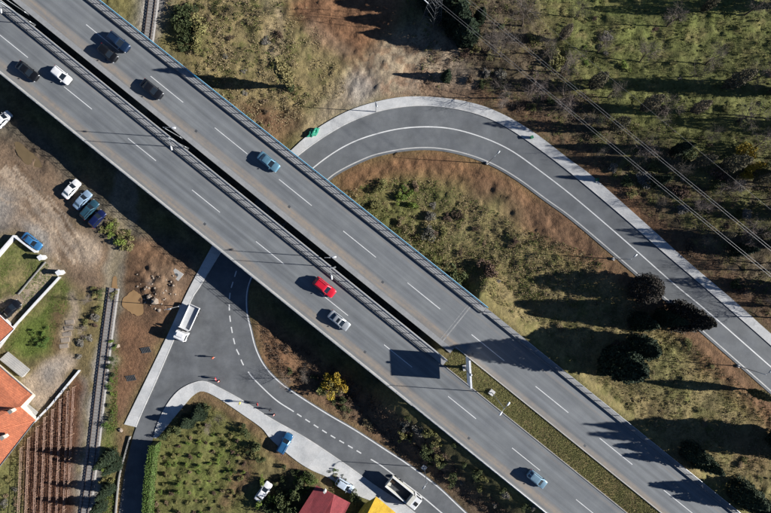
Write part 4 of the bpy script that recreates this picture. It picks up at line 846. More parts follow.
for i, (px, py) in enumerate(ev): ctree((CON[0], TWG[0], TWG[1], CYP[0], TWG[2])[i % 5] if px > 600 and py > 140 else TWG[i % 3], px, py, hcap(px, py - 8, rnd.uniform(8, 12.5)), lab[i], gE, wide=rnd.uniform(.8, 1.05), name='dense_tree')
for i, (px, py) in enumerate([(788, 245), (805, 290), (792, 175), (795, 92), (790, 6), (820, 130), (815, 215)]): ctree(TWG[i % 3], px, py, rnd.uniform(12, 16), 'dense tree standing past the right edge of the view', 'dense trees past the right edge', name='dense_tree')
for i, (px, py, r) in enumerate(((741, 152, 1.5), (749, 166, 1.5), (744, 178, 1.2))): shrub('yellow', px, py, r, ['yellow leaved bush at the top of the yellow trio', 'yellow leaved bush in the middle of the yellow trio', 'yellow leaved bush at the bottom of the yellow trio'][i], hs=1.6)
# yellow tree by the lower road
yt = shrub('yellow', 332, 384, 1.9, 'yellow autumn tree beside the bridge shadow at the lower road', hs=1.5, name='yellow_tree'); yt['category'] = 'tree'; put('foliage', SH['yellow'][1], yt, (1.6, -1.0, .2), 1., (1.8, 1.6, 2.2)); put('foliage', SH['dry'][0], yt, (.6, -2.2, 0), 1., (1.6, 1.6, 1.6)); put('foliage', SH['olive'][0], yt, (-.4, .4, .3), 2., (1.7, 1.6, 2.4)); put('foliage', SH['green'][1], yt, (-1.6, 1.2, 0), 1., (1.1, 1.2, 1.7))
for i, (px, py) in enumerate(((290, 378), (305, 372))): btree(BARE[i], px, py, 5.5, ['bare bush tree casting twig shadow across the lower road', 'second bare bush tree left of the yellow tree'][i])
# west side trees
for i, (px, py, h, k) in enumerate(((113, 455, 8.5, 1), (111, 487, 7., 0), (104, 503, 7., 1), (118, 463, 7.0, 0))):
    ctree((CON + CYP)[k], px, py, h, ['dark conifer beside the railway, tallest of the row', 'middle conifer of the row beside the railway', 'lowest conifer of the row beside the railway', 'small conifer by the side street wall'][i], wide=1.05)
btree(BARE[2], 92, 300, 5., 'bare tree between the stepped path and the railway'); btree(BARE[3], 86, 330, 4.5, 'scraggy bare tree beside the stepped path'); btree(BARE[4], 155, 283, 3.2, 'dead branches piled on the dirt plot'); btree(BARE[1], 210, 425, 4.2, 'small bare fruit tree in the garden'); btree(BARE[0], 222, 418, 3.8, 'second small bare fruit tree near the corner pavement')
ctree(CON[0], 200, 412, 4.8, 'dark conifer at the garden corner shading the pavement', wide=2.0); ctree(CON[1], 189, 420, 4.4, 'lower dark conifer at the garden corner', wide=2.0)

# ------------------------------------------------------------------ shrubs and bushes
NTH = ['leftmost', 'second', 'third', 'fourth', 'fifth', 'sixth', 'seventh', 'eighth', 'ninth', 'tenth', 'eleventh', 'twelfth', 'thirteenth', 'fourteenth', 'fifteenth', 'sixteenth', 'seventeenth', 'eighteenth', 'nineteenth', 'twentieth']
def scatter(poly, n, kinds, r0, r1, label, group, seed, name='shrub', hs=1., mind=6):
    rs = random.Random(seed); xs = [p[0] for p in poly]; ys = [p[1] for p in poly]; got = []; k = 0; made = {}
    while len(got) < n and k < n * 60:
        k += 1; x, y = rs.uniform(min(xs), max(xs)), rs.uniform(min(ys), max(ys))
        if not inside(poly, np.array([x]), np.array([y]))[0] or any(math.hypot(x - a, y - b) < mind for a, b in got): continue
        got.append((x, y)); kd = rs.choice(kinds); r = rs.uniform(r0, r1) * rs.choice((.7, 1, 1, 1.25))
        adj = {'olive': 'olive', 'dark': 'dark green', 'green': 'bright green', 'dry': 'straw coloured', 'brown': 'brown', 'grey': 'pale grey', 'hedge': 'green', 'yellow': 'yellow'}[kd]
        made.setdefault(adj, []).append((x, shrub(kd, x, y, r, label % adj, group + ', ' + adj, hs * rs.uniform(.8, 1.25), name)))
    for adj, l in made.items():
        if len(l) > 1:
            for i, (_, o) in enumerate(sorted(l, key=lambda q: q[0])): o['label'] = o['label'] + ', %s from left' % NTH[min(i, 19)] if i else o['label'] + ', leftmost such'
scatter([(345, 205), (390, 180), (440, 185), (480, 215), (520, 245), (510, 300), (480, 300), (420, 250)], 24, ['olive', 'dry', 'dry', 'green', 'grey', 'brown'], .7, 1.5, '%s shrub in the rough ground inside the loop road', 'shrubs inside the loop', 1, hs=.8)
scatter([(500, 250), (560, 250), (640, 300), (690, 340), (740, 400), (771, 440), (760, 490), (700, 440), (600, 370), (520, 320)], 20, ['olive', 'dry', 'olive', 'dry', 'brown'], .5, 1.1, '%s shrub on the bank between motorway and ramp', 'shrubs on the motorway bank', 2, hs=.6)
scatter([(400, -5), (520, -5), (600, 110), (700, 160), (775, 150), (775, 330), (700, 262), (610, 178), (540, 122), (470, 92)], 48, ['dark', 'brown', 'brown', 'olive', 'dark', 'grey'], .8, 1.7, '%s undergrowth bush in the wood beyond the loop road', 'bushes in the wood', 3, hs=.9)
scatter([(540, 5), (771, 5), (771, 130), (690, 140), (600, 90)], 18, ['olive', 'olive', 'green', 'brown', 'grey'], .5, 1.2, '%s low bush on the upper right meadow', 'bushes on the meadow', 4, hs=.6)
scatter([(165, 0), (240, 0), (290, 40), (300, 105), (270, 120), (215, 75)], 18, ['dry', 'olive', 'grey', 'brown', 'dry'], .5, 1.1, '%s scrub bush between bridge and dirt clearing', 'scrub left of the clearing', 5, hs=.7)
scatter([(166, 2), (190, 2), (205, 30), (195, 58), (180, 45)], 11, ['dark', 'dark', 'dark', 'olive'], 1.2, 2.0, '%s thick bush beside the railway behind the bridge', 'thick bushes by the upper railway', 6, hs=1.)
scatter([(108, 216), (114, 219), (134, 238), (132, 248), (116, 243), (106, 230)], 16, ['olive', 'green', 'dry', 'olive'], .8, 1.3, '%s bush beside the parked cars under the bridge', 'bushes by the parked cars', 7, hs=.9, mind=4)
scatter([(285, 362), (330, 372), (400, 428), (470, 490), (440, 475), (380, 435), (300, 388)], 24, ['brown', 'dry', 'brown', 'dark'], .6, 1.2, '%s dry bush along the verge of the lower road', 'dry bushes by the lower road', 8, hs=.7, mind=5)
scatter([(405, 410), (440, 432), (535, 510), (490, 508), (400, 432)], 26, ['dark', 'grey', 'dark', 'olive'], .8, 1.3, '%s bush on the shaded bank below the motorway', 'bushes on the shaded bank', 9, hs=.9, mind=5)
scatter([(92, 285), (105, 280), (100, 320), (88, 350), (78, 365), (84, 310)], 13, ['brown', 'grey', 'dark', 'olive'], .5, .9, '%s bush between stepped path and railway', 'bushes by the stepped path', 10, mind=4)
scatter([(112, 335), (117, 345), (112, 425), (106, 428)], 12, ['green', 'hedge', 'dark'], .5, .9, '%s bush in the strip right of the railway', 'bushes right of the railway', 11, mind=5)
scatter([(104, 440), (114, 440), (112, 513), (98, 513)], 9, ['green', 'dark', 'olive'], .6, 1., '%s bush beside the side street and railway', 'bushes left of the side street', 12, mind=5)
scatter([(262, 470), (300, 462), (320, 478), (300, 500), (285, 513), (255, 513), (258, 490)], 18, ['dark', 'hedge', 'green', 'dark'], .6, 1.2, '%s garden bush around the white saloon behind red roof', 'bushes around the white saloon', 13, hs=1.1, mind=6)
scatter([(326, 466), (336, 468), (345, 478), (360, 500), (330, 482)], 8, ['hedge', 'dark', 'olive'], .5, .9, '%s bush between the red roof and the pavement', 'bushes by the red roof', 14, hs=1.2, mind=5)
scatter([(0, 470), (18, 455), (20, 513), (0, 513)], 10, ['olive', 'dry', 'grey'], .5, .9, '%s bush below the large orange roof', 'bushes below the orange roof', 15, mind=5)
scatter([(28, 330), (50, 325), (52, 345), (34, 356)], 6, ['green', 'hedge'], .6, 1., '%s bush on the lawn between the two orange roofs', 'bushes on the terrace lawn', 16, mind=6)
scatter([(235, 448), (262, 446), (250, 478), (232, 480)], 9, ['dark', 'brown', 'olive'], .5, .8, '%s bush at the right end of the garden', 'bushes at the garden end', 17, hs=1.2, mind=6)
shrub('olive', 113, 296, .9, 'bush growing over the end of the lower railway track', hs=.7); 
mat('tarp_green', (.03, .28, .17), (.02, .17, .11), 2.5, .5)
bt = bmesh.new(); bmesh.ops.create_icosphere(bt, subdivisions=3, radius=1); rt_ = random.Random(4)
for v_ in bt.verts: k_ = 1 + .22 * math.sin(v_.co.x * 7 + 1) * math.cos(v_.co.y * 6) + rt_.uniform(-.09, .09); v_.co = Vector((v_.co.x * 1.5 * k_, v_.co.y * .75 * k_, max(-.1, v_.co.z * .75 * k_)))
mt_ = bpy.data.meshes.new('tarp_heap'); bt.to_mesh(mt_); bt.free(); mt_.materials.append(MATS['tarp_green']); pt_ = P(313.5, 133); pt_.z += .17; tag(put('tarp_heap', mt_, None, pt_, .62), 'crumpled green tarpaulin heap at the start of the loop pavement', 'tarpaulin'); shrub('grey', 430, 232, 1.7, 'large pale grey bush near the blue bridge railing', hs=.9); shrub('green', 398, 198, 1.1, 'smaller bright green bush beside the brightest loop bush'); shrub('green', 404, 192, 1.3, 'bright green bush inside the loop close to the soil bank'); shrub('dark', 455, 275, 2.2, 'large dark bush against the north bridge railing'); shrub('brown', 488, 270, 2.2, 'big brown bush in shade right of the bridge railing')
for k, (px, py, r_) in enumerate(((284, 498, 1.7), (291, 507, 1.7), (275, 506, 1.5), (302, 481, 1.4), (310, 474, 1.2), (356, 496, 1.3), (296, 492, 1.5))): shrub('dark', px, py, r_, ['tall dark bush right of the white saloon', 'tall dark bush touching the left of the red roof', 'dark bush below the white saloon', 'dark bush above the red roof ridge', 'dark bush between the blue car and red roof', 'dark bush between the red and yellow roofs', 'dark bush left of the red roof top'][k], hs=1.7)
for k, (px, py) in enumerate(((165, 436), (172, 430), (180, 424), (207, 408), (246, 430), (257, 444), (262, 458))): shrub('dark', px, py, 1.0 + .2 * (k % 3), '%s dark bush along the garden edge counted from the side street' % ['first', 'second', 'third', 'fourth', 'fifth', 'sixth', 'seventh'][k], hs=1.2)
# garden: rows of small bushes on the lawn
gG = 'small bushes planted in rows on the garden lawn'; rs = random.Random(5)
GP = [(160, 444), (192, 422), (222, 426), (250, 445), (240, 500), (225, 513), (154, 513)]
for j in range(10):
    cnt = 0
    for i in range(10):
        x, y = 157 + i * 10.2 + (j % 2) * 4 + rs.uniform(-2.5, 2.5), 428 + j * 9.4 + rs.uniform(-2.5, 2.5) - i * .6
        if inside(GP, np.array([x]), np.array([y]))[0]: shrub(rs.choice(['olive', 'olive', 'green', 'dry', 'brown']), x, y, rs.uniform(.38, .62), 'small garden bush, %s from left in the %s planted row from the top' % (NTH[cnt], ['first'] [0] if j == 0 else NTH[j]), gG, rs.uniform(1., 1.5), 'garden_bush')['category'] = 'garden bush'; cnt += 1
# clipped hedge along the side street
hx = [(153, 441), (150, 458), (147.5, 480), (145.8, 513), (144, 540)]
hd = empty('hedge', PG(150, 460), 0, 'tall clipped green hedge along the shaded side street', 'hedge'); q = resample(hx, 40); vv, ff = [], []; rsn = np.random.RandomState(8); n = 9000
t = rsn.rand(n) * 39; i = np.minimum(t.astype(int), 38); pos = q[i] + (q[i + 1] - q[i]) * (t - i)[:, None]; wpx = np.stack([P(*p) for p in pos]) if False else np.stack([(pos[:, 0] - CX) * scl(0) + .3, -(pos[:, 1] - CY) * scl(0)], 1)
side = rsn.rand(n, 2); face = rsn.rand(n) < .4; ox = np.where(face, side[:, 0] * 1.5 - .75, np.sign(side[:, 0] - .5) * .75) + rsn.randn(n) * .1; hz = np.where(face, 2.5, side[:, 1] * 2.5) + rsn.randn(n) * .08
v, f = leaf_quads(np.stack([wpx[:, 0] + .75 + ox, wpx[:, 1], hz], 1) - np.array(hd.location), .22, rsn); put('foliage', npmesh('foliage', v, f, 'lf_hedge'), hd)
hw = MB(); hw.loft([[Vector(((p[0] - CX) * scl(0) + dx, -(p[1] - CY) * scl(0), z)) - hd.location for dx, z in ((.5, 0), (.5, 2.3), (1.6, 2.3), (1.6, 0))] for p in q]); hw.build('branch_core', 'lf_dark', hd)
# side street wall on the left
mb = MB(); q = [P(*p) for p in catmull([(132, 436), (122.5, 470), (119.5, 490), (116, 530)], 6)]; r0 = empty('street_wall', q[0], 0, 'low concrete wall along the left of the side street', 'wall'); mb.loft([[p - q[0] + Vector((-.45, 0, -.2)), p - q[0] + Vector((-.2, 0, -.2)), p - q[0] + Vector((-.2, 0, .35)), p - q[0] + Vector((-.45, 0, .35))] for p in q]); mb.build('wall', 'concrete_dark', r0)

# ------------------------------------------------------------------ ground cover: tufts and litter
def undergrowth(name, poly, n, m, seed, label, r0=.25, r1=.7, per=26, size=.17):
    rs = np.random.RandomState(seed); xs = [p[0] for p in poly]; ys = [p[1] for p in poly]; k = n * 4
    x = rs.uniform(min(xs), max(xs), k); y = rs.uniform(min(ys), max(ys), k); q = inside(poly, x, y); x, y = x[q], y[q]
    z = G((x - CX) * scl(2), -(y - CY) * scl(2)); s = (HCAM - z) * 1.5 / 771; wx, wy = (x - CX) * s, -(y - CY) * s
    d = vnoise(wx * .25, wy * .25, seed) * .65 + vnoise(wx * .8, wy * .8, seed + 5) * .35; ii = np.clip(np.searchsorted(gx, wx) - 1, 0, nx - 2); jj = np.clip(np.searchsorted(gy, wy) - 1, 0, ny - 2)
    q = (d > .5) & (calm[jj, ii] > .7); wx, wy = wx[q][:n], wy[q][:n]; c = len(wx); r = rs.uniform(r0, r1, c); ctr = np.stack([wx, wy, gz(wx, wy) + r * .25], 1)
    dd = rs.randn(c, per, 3); dd /= np.linalg.norm(dd, axis=2)[..., None]; dd[..., 2] = np.abs(dd[..., 2]) * .8; p = ctr[:, None] + dd * (r[:, None, None] * (.5 + .6 * rs.rand(c, per, 1)))
    v, f = leaf_quads(p.reshape(-1, 3), size, rs); return tag(put(name, npmesh(name, v, f, m)), label, 'undergrowth', kind='stuff')
WOOD = [(400, -10), (520, -10), (610, 115), (780, 140), (780, 335), (690, 264), (600, 178), (500, 110), (420, 80)]; LOOP = [(325, 200), (380, 180), (440, 182), (520, 228), (600, 262), (520, 330), (400, 250)]; BANK = [(500, 260), (600, 262), (760, 400), (775, 513), (745, 510), (560, 355)]; SCRUB = [(160, -10), (280, -10), (310, 100), (265, 135), (200, 75)]
leafmat('ug_brown', (.18, .125, .088), (.095, .068, .05), 0); leafmat('ug_olive', (.16, .17, .055), (.09, .105, .032), 0); leafmat('ug_straw', (.34, .27, .155), (.19, .145, .082), 0)
undergrowth('wood_undergrowth', WOOD, 900, 'ug_brown', 41, 'brown brambles spread beneath the trees of the wood'); undergrowth('wood_greenery', WOOD, 500, 'ug_olive', 42, 'olive undergrowth beneath the trees of the wood')
undergrowth('loop_brambles', LOOP, 260, 'ug_straw', 43, 'straw coloured brambles inside the loop road'); undergrowth('loop_greenery', LOOP, 260, 'ug_olive', 44, 'olive weeds inside the loop road')
undergrowth('bank_weeds', BANK, 250, 'ug_straw', 45, 'dry weeds on the bank beside the motorway', .15, .4); undergrowth('scrub_brambles', SCRUB, 380, 'ug_straw', 46, 'dry brambles beside the upper railway'); undergrowth('scrub_greenery', SCRUB, 200, 'ug_olive', 48, 'olive weeds beside the upper railway')
undergrowth('meadow_weeds', [(520, -10), (780, -10), (780, 140), (620, 110)], 220, 'ug_olive', 47, 'olive weeds on the upper right meadow', .15, .4)
undergrowth('verge_brambles', tl(L_RIGHT[40:]) + [(540, 540), (420, 430), (350, 378), (270, 330)], 700, 'ug_brown', 49, 'brown brambles along the lower road verge', .2, .5)

def tufts(name, poly, n, h0, h1, cols, seed, kind_label, avoid=True, blades=4, wd=.035):
    rs = np.random.RandomState(seed); xs = [p[0] for p in poly]; ys = [p[1] for p in poly]; m = int(n * 3)
    x = rs.uniform(min(xs), max(xs), m); y = rs.uniform(min(ys), max(ys), m); k = inside(poly, x, y); x, y = x[k][:n], y[k][:n]
    z = G((x - CX) * scl(2), -(y - CY) * scl(2)); s = (HCAM - z) * 1.5 / 771; wx, wy = (x - CX) * s, -(y - CY) * s
    dn = vnoise(wx * .45, wy * .45, seed) * .6 + vnoise(wx * 1.2, wy * 1.2, seed + 1) * .4; keep = dn > .42
    cl = 1 - calm; ii = np.clip(np.searchsorted(gx, wx) - 1, 0, nx - 2); jj = np.clip(np.searchsorted(gy, wy) - 1, 0, ny - 2)
    keep &= cl[jj, ii] < .6; wx, wy, ii, jj = wx[keep], wy[keep], ii[keep], jj[keep]; c = len(wx)
    wz = gz(wx, wy); hh = rs.uniform(h0, h1, c) * (.6 + .8 * dn[keep]); V = []; base = np.stack([wx, wy, wz - .03], 1)
    for b in range(blades):
        az = rs.rand(c) * 6.283; ln = rs.uniform(.3, 1.0, c); d = np.stack([np.cos(az), np.sin(az), np.zeros(c)], 1); sd_ = np.stack([-np.sin(az), np.cos(az), np.zeros(c)], 1) * (wd * (1 + hh))[:, None]
        tip = base + d * (hh * ln)[:, None] + np.array([0, 0, 1]) * (hh * (1.1 - .5 * ln))[:, None]; b0 = base + d * .05; V.append(np.stack([b0 - sd_, b0 + sd_, tip], 1))
    v = np.concatenate(V, 0).reshape(-1, 3); f = np.arange(len(v)).reshape(-1, 3); return tag(put(name, npmesh(name, v, f, cols)), kind_label, 'grass', kind='stuff')
leafmat('gr_olive', (.2, .2, .075), (.125, .135, .042), 0); leafmat('gr_straw', (.42, .335, .19), (.24, .185, .1), 0); leafmat('gr_green', (.155, .2, .05), (.1, .135, .033), 0); leafmat('gr_litter', (.22, .155, .105), (.115, .08, .056), 0)
tufts('meadow_grass', [(470, -10), (780, -10), (780, 250), (700, 190), (600, 120), (540, 60)], 13000, .1, .35, 'gr_olive', 21, 'olive meadow grass on the upper right field')
tufts('scrub_grass', [(150, -10), (300, -10), (350, 90), (270, 135), (200, 80)], 7000, .12, .4, 'gr_straw', 22, 'straw coloured dry grass left of the clearing')
tufts('loop_grass', [(325, 200), (380, 178), (440, 178), (520, 225), (610, 262), (520, 330), (400, 250)], 7000, .12, .4, 'gr_straw', 23, 'dry grass inside the loop road')
tufts('loop_green_grass', [(325, 200), (380, 178), (440, 178), (520, 225), (610, 262), (520, 330), (400, 250)], 3000, .12, .4, 'gr_green', 33, 'green grass patches inside the loop road')
tufts('bank_grass', [(500, 260), (600, 262), (771, 410), (775, 513), (745, 510), (560, 355)], 9000, .1, .35, 'gr_straw', 24, 'dry grass on the bank beside the motorway')
tufts('bank_green_grass', [(500, 260), (600, 262), (771, 410), (775, 513), (745, 510), (560, 355)], 7000, .1, .35, 'gr_olive', 34, 'olive grass on the bank beside the motorway')
tufts('wood_litter', [(400, -10), (520, -10), (610, 115), (780, 240), (780, 340), (690, 266), (600, 180), (500, 112), (420, 90)], 12000, .1, .35, 'gr_litter', 25, 'brown leaf litter and dry stalks under the trees')
tufts('garden_grass', [(153, 442), (192, 402), (224, 412), (266, 442), (240, 513), (146, 513)], 9000, .08, .2, 'gr_olive', 26, 'green lawn grass of the garden', wd=.03)
tufts('verge_stalks', tl(L_RIGHT[40:]) + [(540, 540), (420, 430), (350, 378), (262, 320)], 10000, .1, .4, 'gr_litter', 27, 'brown stalks along the verge of the lower road')
tufts('yard_grass', [(0, 262), (17, 240), (46, 262), (72, 292), (52, 345), (20, 360), (0, 345)], 8000, .08, .22, 'gr_green', 29, 'green grass around the house lawns')
tufts('rail_weeds', [(98, 290), (118, 290), (118, 513), (96, 513)], 6000, .1, .35, 'gr_green', 30, 'weeds beside the railway')
# median grass on the motorway
leafmat('gr_median', (.3, .29, .12), (.2, .195, .075), 0)
rs = np.random.RandomState(31); n = 16000; uu = 574 + rs.rand(n) * 330; vv_ = -5.0 + rs.rand(n) * 20; px_ = uu * UX + vv_ * UY; py_ = uu * UY - vv_ * UX; b3 = np.stack([(px_ - CX) * sd, -(py_ - CY) * sd, np.full(n, ZD - .17)], 1); V = []
for b in range(3):
    az = rs.rand(n) * 6.283; hh = rs.uniform(.08, .25, n); d = np.stack([np.cos(az), np.sin(az), np.zeros(n)], 1); s_ = np.stack([-np.sin(az), np.cos(az), np.zeros(n)], 1) * .035; V.append(np.stack([b3 - s_, b3 + s_, b3 + d * hh[:, None] * .7 + np.array([0, 0, 1]) * hh[:, None]], 1))
v = np.concatenate(V, 0).reshape(-1, 3); tag(put('median_grass', npmesh('median_grass', v, np.arange(len(v)).reshape(-1, 3), 'gr_median')), 'olive grass on the motorway median', 'grass', kind='stuff')
# rubble on the dirt plot
rs = random.Random(12); me_r = []
mat('stone', (.34, .28, .22), (.22, .17, .13), 3, .9, .3)
for i in range(4):
    b = bmesh.new(); bmesh.ops.create_icosphere(b, subdivisions=1, radius=1)
    for q_ in b.verts: q_.co *= rs.uniform(.7, 1.2); q_.co.z *= .6
    me = bpy.data.meshes.new('rock'); b.to_mesh(me); b.free(); me.materials.append(MATS['stone']); me_r.append(me)
for i in range(38):
    x, y = rs.gauss(158, 11), rs.gauss(288, 12)
    if not inside([(128, 255), (190, 272), (175, 325), (150, 330)], np.array([x]), np.array([y]))[0]: continue
    tag(put('rock', rs.choice(me_r), None, PG(x, y, .05), rs.random() * 6, rs.uniform(.12, .32)), 'lump of rubble scattered on the dirt plot by the bridge', 'rock', 'rubble on the dirt plot')
for i, (px, py, r) in enumerate(((157, 301, .9), (150, 297, .6), (160, 310, .5), (118, 346, .55), (121, 430, .6))):
    tag(put('boulder', me_r[i % 4], None, PG(px, py, r * .2), i * 1.3, r), ['pale boulder beside the large orange puddle', 'smaller boulder left of the pale boulder', 'boulder below the pale boulder', 'boulder at the head of the green strip by the railway', 'boulder at the end of the side pavement'][i], 'rock')
mc = P(177, 275); r0 = empty('manhole', mc + Vector((0, 0, .0)), -.6, 'square concrete manhole slab on the dirt by the bridge', 'manhole'); MB().box((0, 0, .12), (2.2, 2.0, .36)).build('slab', 'concrete', r0); m = MB(); m.tube((0, 0, .28), (0, 0, .34), .38, n=20); m.build('cover', 'galv_dark', r0)
for (px, py, lab) in ((146, 350, 'dark metal grate lying on the dirt left of the pavement'), (131, 378, 'second dark grate on the dirt lower down')):
    c = PG(px, py, .06); r0 = empty('metal_grate', c, .15, lab, 'grate')
    for k in range(6): MB().box((-.9 + k * .36, 0, .05), (.12, 1.2, .08), .3).build('bar', 'galv_dark', r0)
    MB().box((0, .55, .04), (2.1, .08, .06)).build('frame', 'galv_dark', r0); MB().box((0, -.55, .04), (2.1, .08, .06)).build('frame', 'galv_dark', r0)

# ------------------------------------------------------------------ houses
def tile_mat(name, c1, c2, ang, sheet=False):
    m, t, p = new_mat(name); p.inputs['Roughness'].default_value = .8
    tc = t.nodes.new('ShaderNodeTexCoord').outputs['Object']; mp = N(t, 'ShaderNodeMapping'); t.links.new(tc, mp.inputs[0]); mp.inputs['Rotation'].default_value = (0, 0, ang)
    br = N(t, 'ShaderNodeTexBrick', Scale=1.0); t.links.new(mp.outputs[0], br.inputs['Vector']); br.inputs['Brick Width'].default_value = 6. if sheet else .36; br.inputs['Row Height'].default_value = .3 if sheet else .42; br.inputs['Mortar Size'].default_value = .03; br.inputs['Mortar Smooth'].default_value = .6
    br.inputs['Color1'].default_value = (*c1, 1); br.inputs['Color2'].default_value = (*c2, 1); br.inputs['Mortar'].default_value = (*[x * .6 for x in c2], 1)
    cc = mixc(t, 1., br.outputs['Color'], mixc(t, ramp(t, noise(t, .8, 6, tc, .7), .3, .7), (.72, .74, .78), (1.12, 1.1, 1.08)), 'MULTIPLY'); cc = mixc(t, 1., cc, mixc(t, ramp(t, noise(t, 6, 3, tc), .3, .7), (.84,) * 3, (1.14,) * 3), 'MULTIPLY')
    cc = mixc(t, ramp(t, noise(t, 1.7, 6, tc, .8), .58, .74, 0, .5), cc, (.1, .085, .06)); t.links.new(cc, p.inputs['Base Color']); bump(t, p, br.outputs['Fac'], -.5, .06); return m
def roof_house(label, base_px, ins, faces, verts, roofm, wallm, foot, extras=None, name='house'):
    """verts: list of (px,py,z) of roof corners as seen, faces: index tuples; foot: wall outline as vert indices"""
    W = [Vector((*px2w(a, b, z), z)) for a, b, z in verts]; o0 = Vector((*px2w(*base_px, 0), 0)); root = empty(name, o0, 0, label, 'house')
    for f in faces:
        p = [W[i] - o0 for i in f]; nrm = (p[1] - p[0]).cross(p[2] - p[0]).normalized(); p = p if nrm.z > 0 else p[::-1]; nrm = nrm if nrm.z > 0 else -nrm
        mb = MB(); mb.loft([[q - nrm * .16 for q in p], p]); mb.build('roof_slope', roofm, root)
    c = sum((W[i] for i in foot), Vector()) / len(foot); wl = [c.lerp(W[i], ins) - o0 for i in foot]; n = len(wl)
    for i in range(n):
        a, b = wl[i], wl[(i + 1) % n]; za, zb = W[foot[i]].z - .2, W[foot[(i + 1) % n]].z - .2
        d = (b - a); d.z = 0; L = d.length; d.normalize(); s = Vector((-d.y, d.x, 0)) * .12
        mb = MB(); mb.loft([[Vector((a.x, a.y, -.2)) - s, Vector((a.x, a.y, -.2)) + s, Vector((a.x, a.y, za)) + s, Vector((a.x, a.y, za)) - s], [Vector((b.x, b.y, -.2)) - s, Vector((b.x, b.y, -.2)) + s, Vector((b.x, b.y, zb)) + s, Vector((b.x, b.y, zb)) - s]]); mb.build('wall', wallm, root)
        if L > 7:
            for t in (.3, .7):
                q = a.lerp(b, t); wz = min(za, zb) * .55; win = MB(); win.box((q.x, q.y, wz), (1.2, .3, 1.3), math.atan2(d.y, d.x)); wo = win.build('window', 'glass', root); 
                for zz in (-.68, .68): MB().box((q.x, q.y, wz + zz), (1.36, .34, .1), math.atan2(d.y, d.x)).build('window_frame', 'white_steel', wo)
    return root, o0
tile_mat('tile_orange', (.62, .20, .095), (.5, .155, .075), .6); tile_mat('tile_red', (.33, .06, .065), (.27, .045, .05), .55 - 1.57, True); tile_mat('tile_yellow', (.7, .43, .03), (.58, .35, .025), .5 - 1.57, True); mat('wall_cream', (.6, .55, .45), (.5, .45, .37), 1, .9)
ze = 2.9
rt, o0 = roof_house('house with large orange tiled roof beside the vineyard', (0, 420), .84, [(0, 1, 2, 3), (3, 2, 4, 5), (5, 4, 6, 7)], [(-70, 306, ze), (32.5, 394, ze), (20, 407, 3.6), (-70, 424, 4.2), (35.5, 420.5, ze - .1), (-70, 446, 5.2), (-3, 470, ze - .1), (-70, 552, ze - .1)], 'tile_orange', 'wall_cream', [0, 1, 2, 4, 6, 7])
rc = lambda a, b, r=.12: MB().tube(Vector((*px2w(a[0], a[1], a[2]), a[2] + .06)) - o0, Vector((*px2w(b[0], b[1], b[2]), b[2] + .06)) - o0, r, n=8)
for a, b in (((-70, 424, 4.2), (20, 407, 3.6)), ((-70, 446, 5.2), (35.5, 420.5, ze - .1))): rc(a, b, .07).build('ridge_tile', 'tile_orange', rt, True)
for (cx_, cy_, zz) in ((6, 436, 4.2), (14, 410, 3.9)):
    c_ = Vector((*px2w(cx_, cy_, zz), zz)) - o0; ck = MB(); ck.box(c_ + Vector((0, 0, .35)), (.6, .6, 1.5), .7); ck = ck.build('chimney', 'wall_cream', rt); MB().box(c_ + Vector((0, 0, 1.16)), (.8, .8, .12), .7).build('chimney_cap', 'concrete_dark', ck)
rc((32.5, 394, ze), (-70, 306, ze), .08).build('gutter', 'galv', rt); rc((35.5, 420.5, ze - .1), (-3, 470, ze - .1), .08).build('gutter', 'galv', rt)
rt, o0 = roof_house('house corner with orange roof next to the driveway', (0, 330), .74, [(0, 1, 2, 3)], [(-40, 278, 2.7), (14.6, 328.8, 2.4), (-14, 356, 2.5), (-70, 308, 3.3)], 'tile_orange', 'white_wall', [0, 1, 2, 3]); rc((-40, 278, 2.7), (14.6, 328.8, 2.4), .08).build('gutter', 'white_steel', rt)
rc((14.6, 328.8, 2.4), (-14, 356, 2.5), .08).build('gutter', 'white_steel', rt)
rt, o0 = roof_house('house with crimson metal roof at the bottom edge', (323, 520), .8, [(0, 1, 2, 3), (2, 1, 4, 5)], [(278, 545, 3.0), (316, 486, 3.0), (334, 495, 3.8), (300, 560, 3.8), (350, 503.5, 3.0), (318, 566, 3.0)], 'tile_red', 'wall_cream', [0, 1, 4, 5])
ch = Vector((*px2w(325, 490.5, 3.5), 3.5)) - o0; m = MB(); m.box(ch + Vector((0, 0, .2)), (.5, .5, 1.2), .6); m.build('chimney', 'white_wall', rt)
rt, o0 = roof_house('house with bright yellow roof beside the tipper truck', (375, 520), .8, [(0, 1, 2, 3), (3, 2, 4, 5)], [(345, 532, 2.6), (364, 504, 2.6), (376, 496.5, 3.6), (352, 545, 3.6), (397, 514, 2.6), (374, 560, 2.6)], 'tile_yellow', 'wall_cream', [0, 1, 4, 5])

# walls, pillars, fences, steps around the left house
def wall(pts, h, t, label, m='white_wall', cap=True, name='garden_wall'):
    q = [PG(*p) for p in pts]; o0 = q[0].copy(); r = empty(name, o0, 0, label, 'wall')
    for a, b in zip(q, q[1:]):
        d = b - a; L = Vector((d.x, d.y)).length; an = math.atan2(d.y, d.x); c = (a + b) / 2 - o0; MB().box((c.x, c.y, c.z + h / 2 - .15), (L, t, h + .3), an).build('wall_panel', m, r)
        if cap: MB().box((c.x, c.y, c.z + h + .03), (L + .06, t + .12, .06), an).build('coping', 'white_steel', r)
    return r
wall([(-20, 279), (17.3, 236), (38.5, 252)], 1.1, .3, 'low white wall around the lawn by the blue saloon'); wall([(61, 277), (36, 304), (17, 325), (0, 348)], .7, .22, 'thin pale fence wall between driveway and grass slope', 'concrete'); wall([(80.5, 370), (51.5, 405), (36, 421)], .5, .25, 'narrow retaining wall along the top of the vineyard', 'concrete')
wall([(46, 262), (19, 294)], .35, .2, 'low kerb wall between the lawn and the driveway', 'concrete_dark', False)
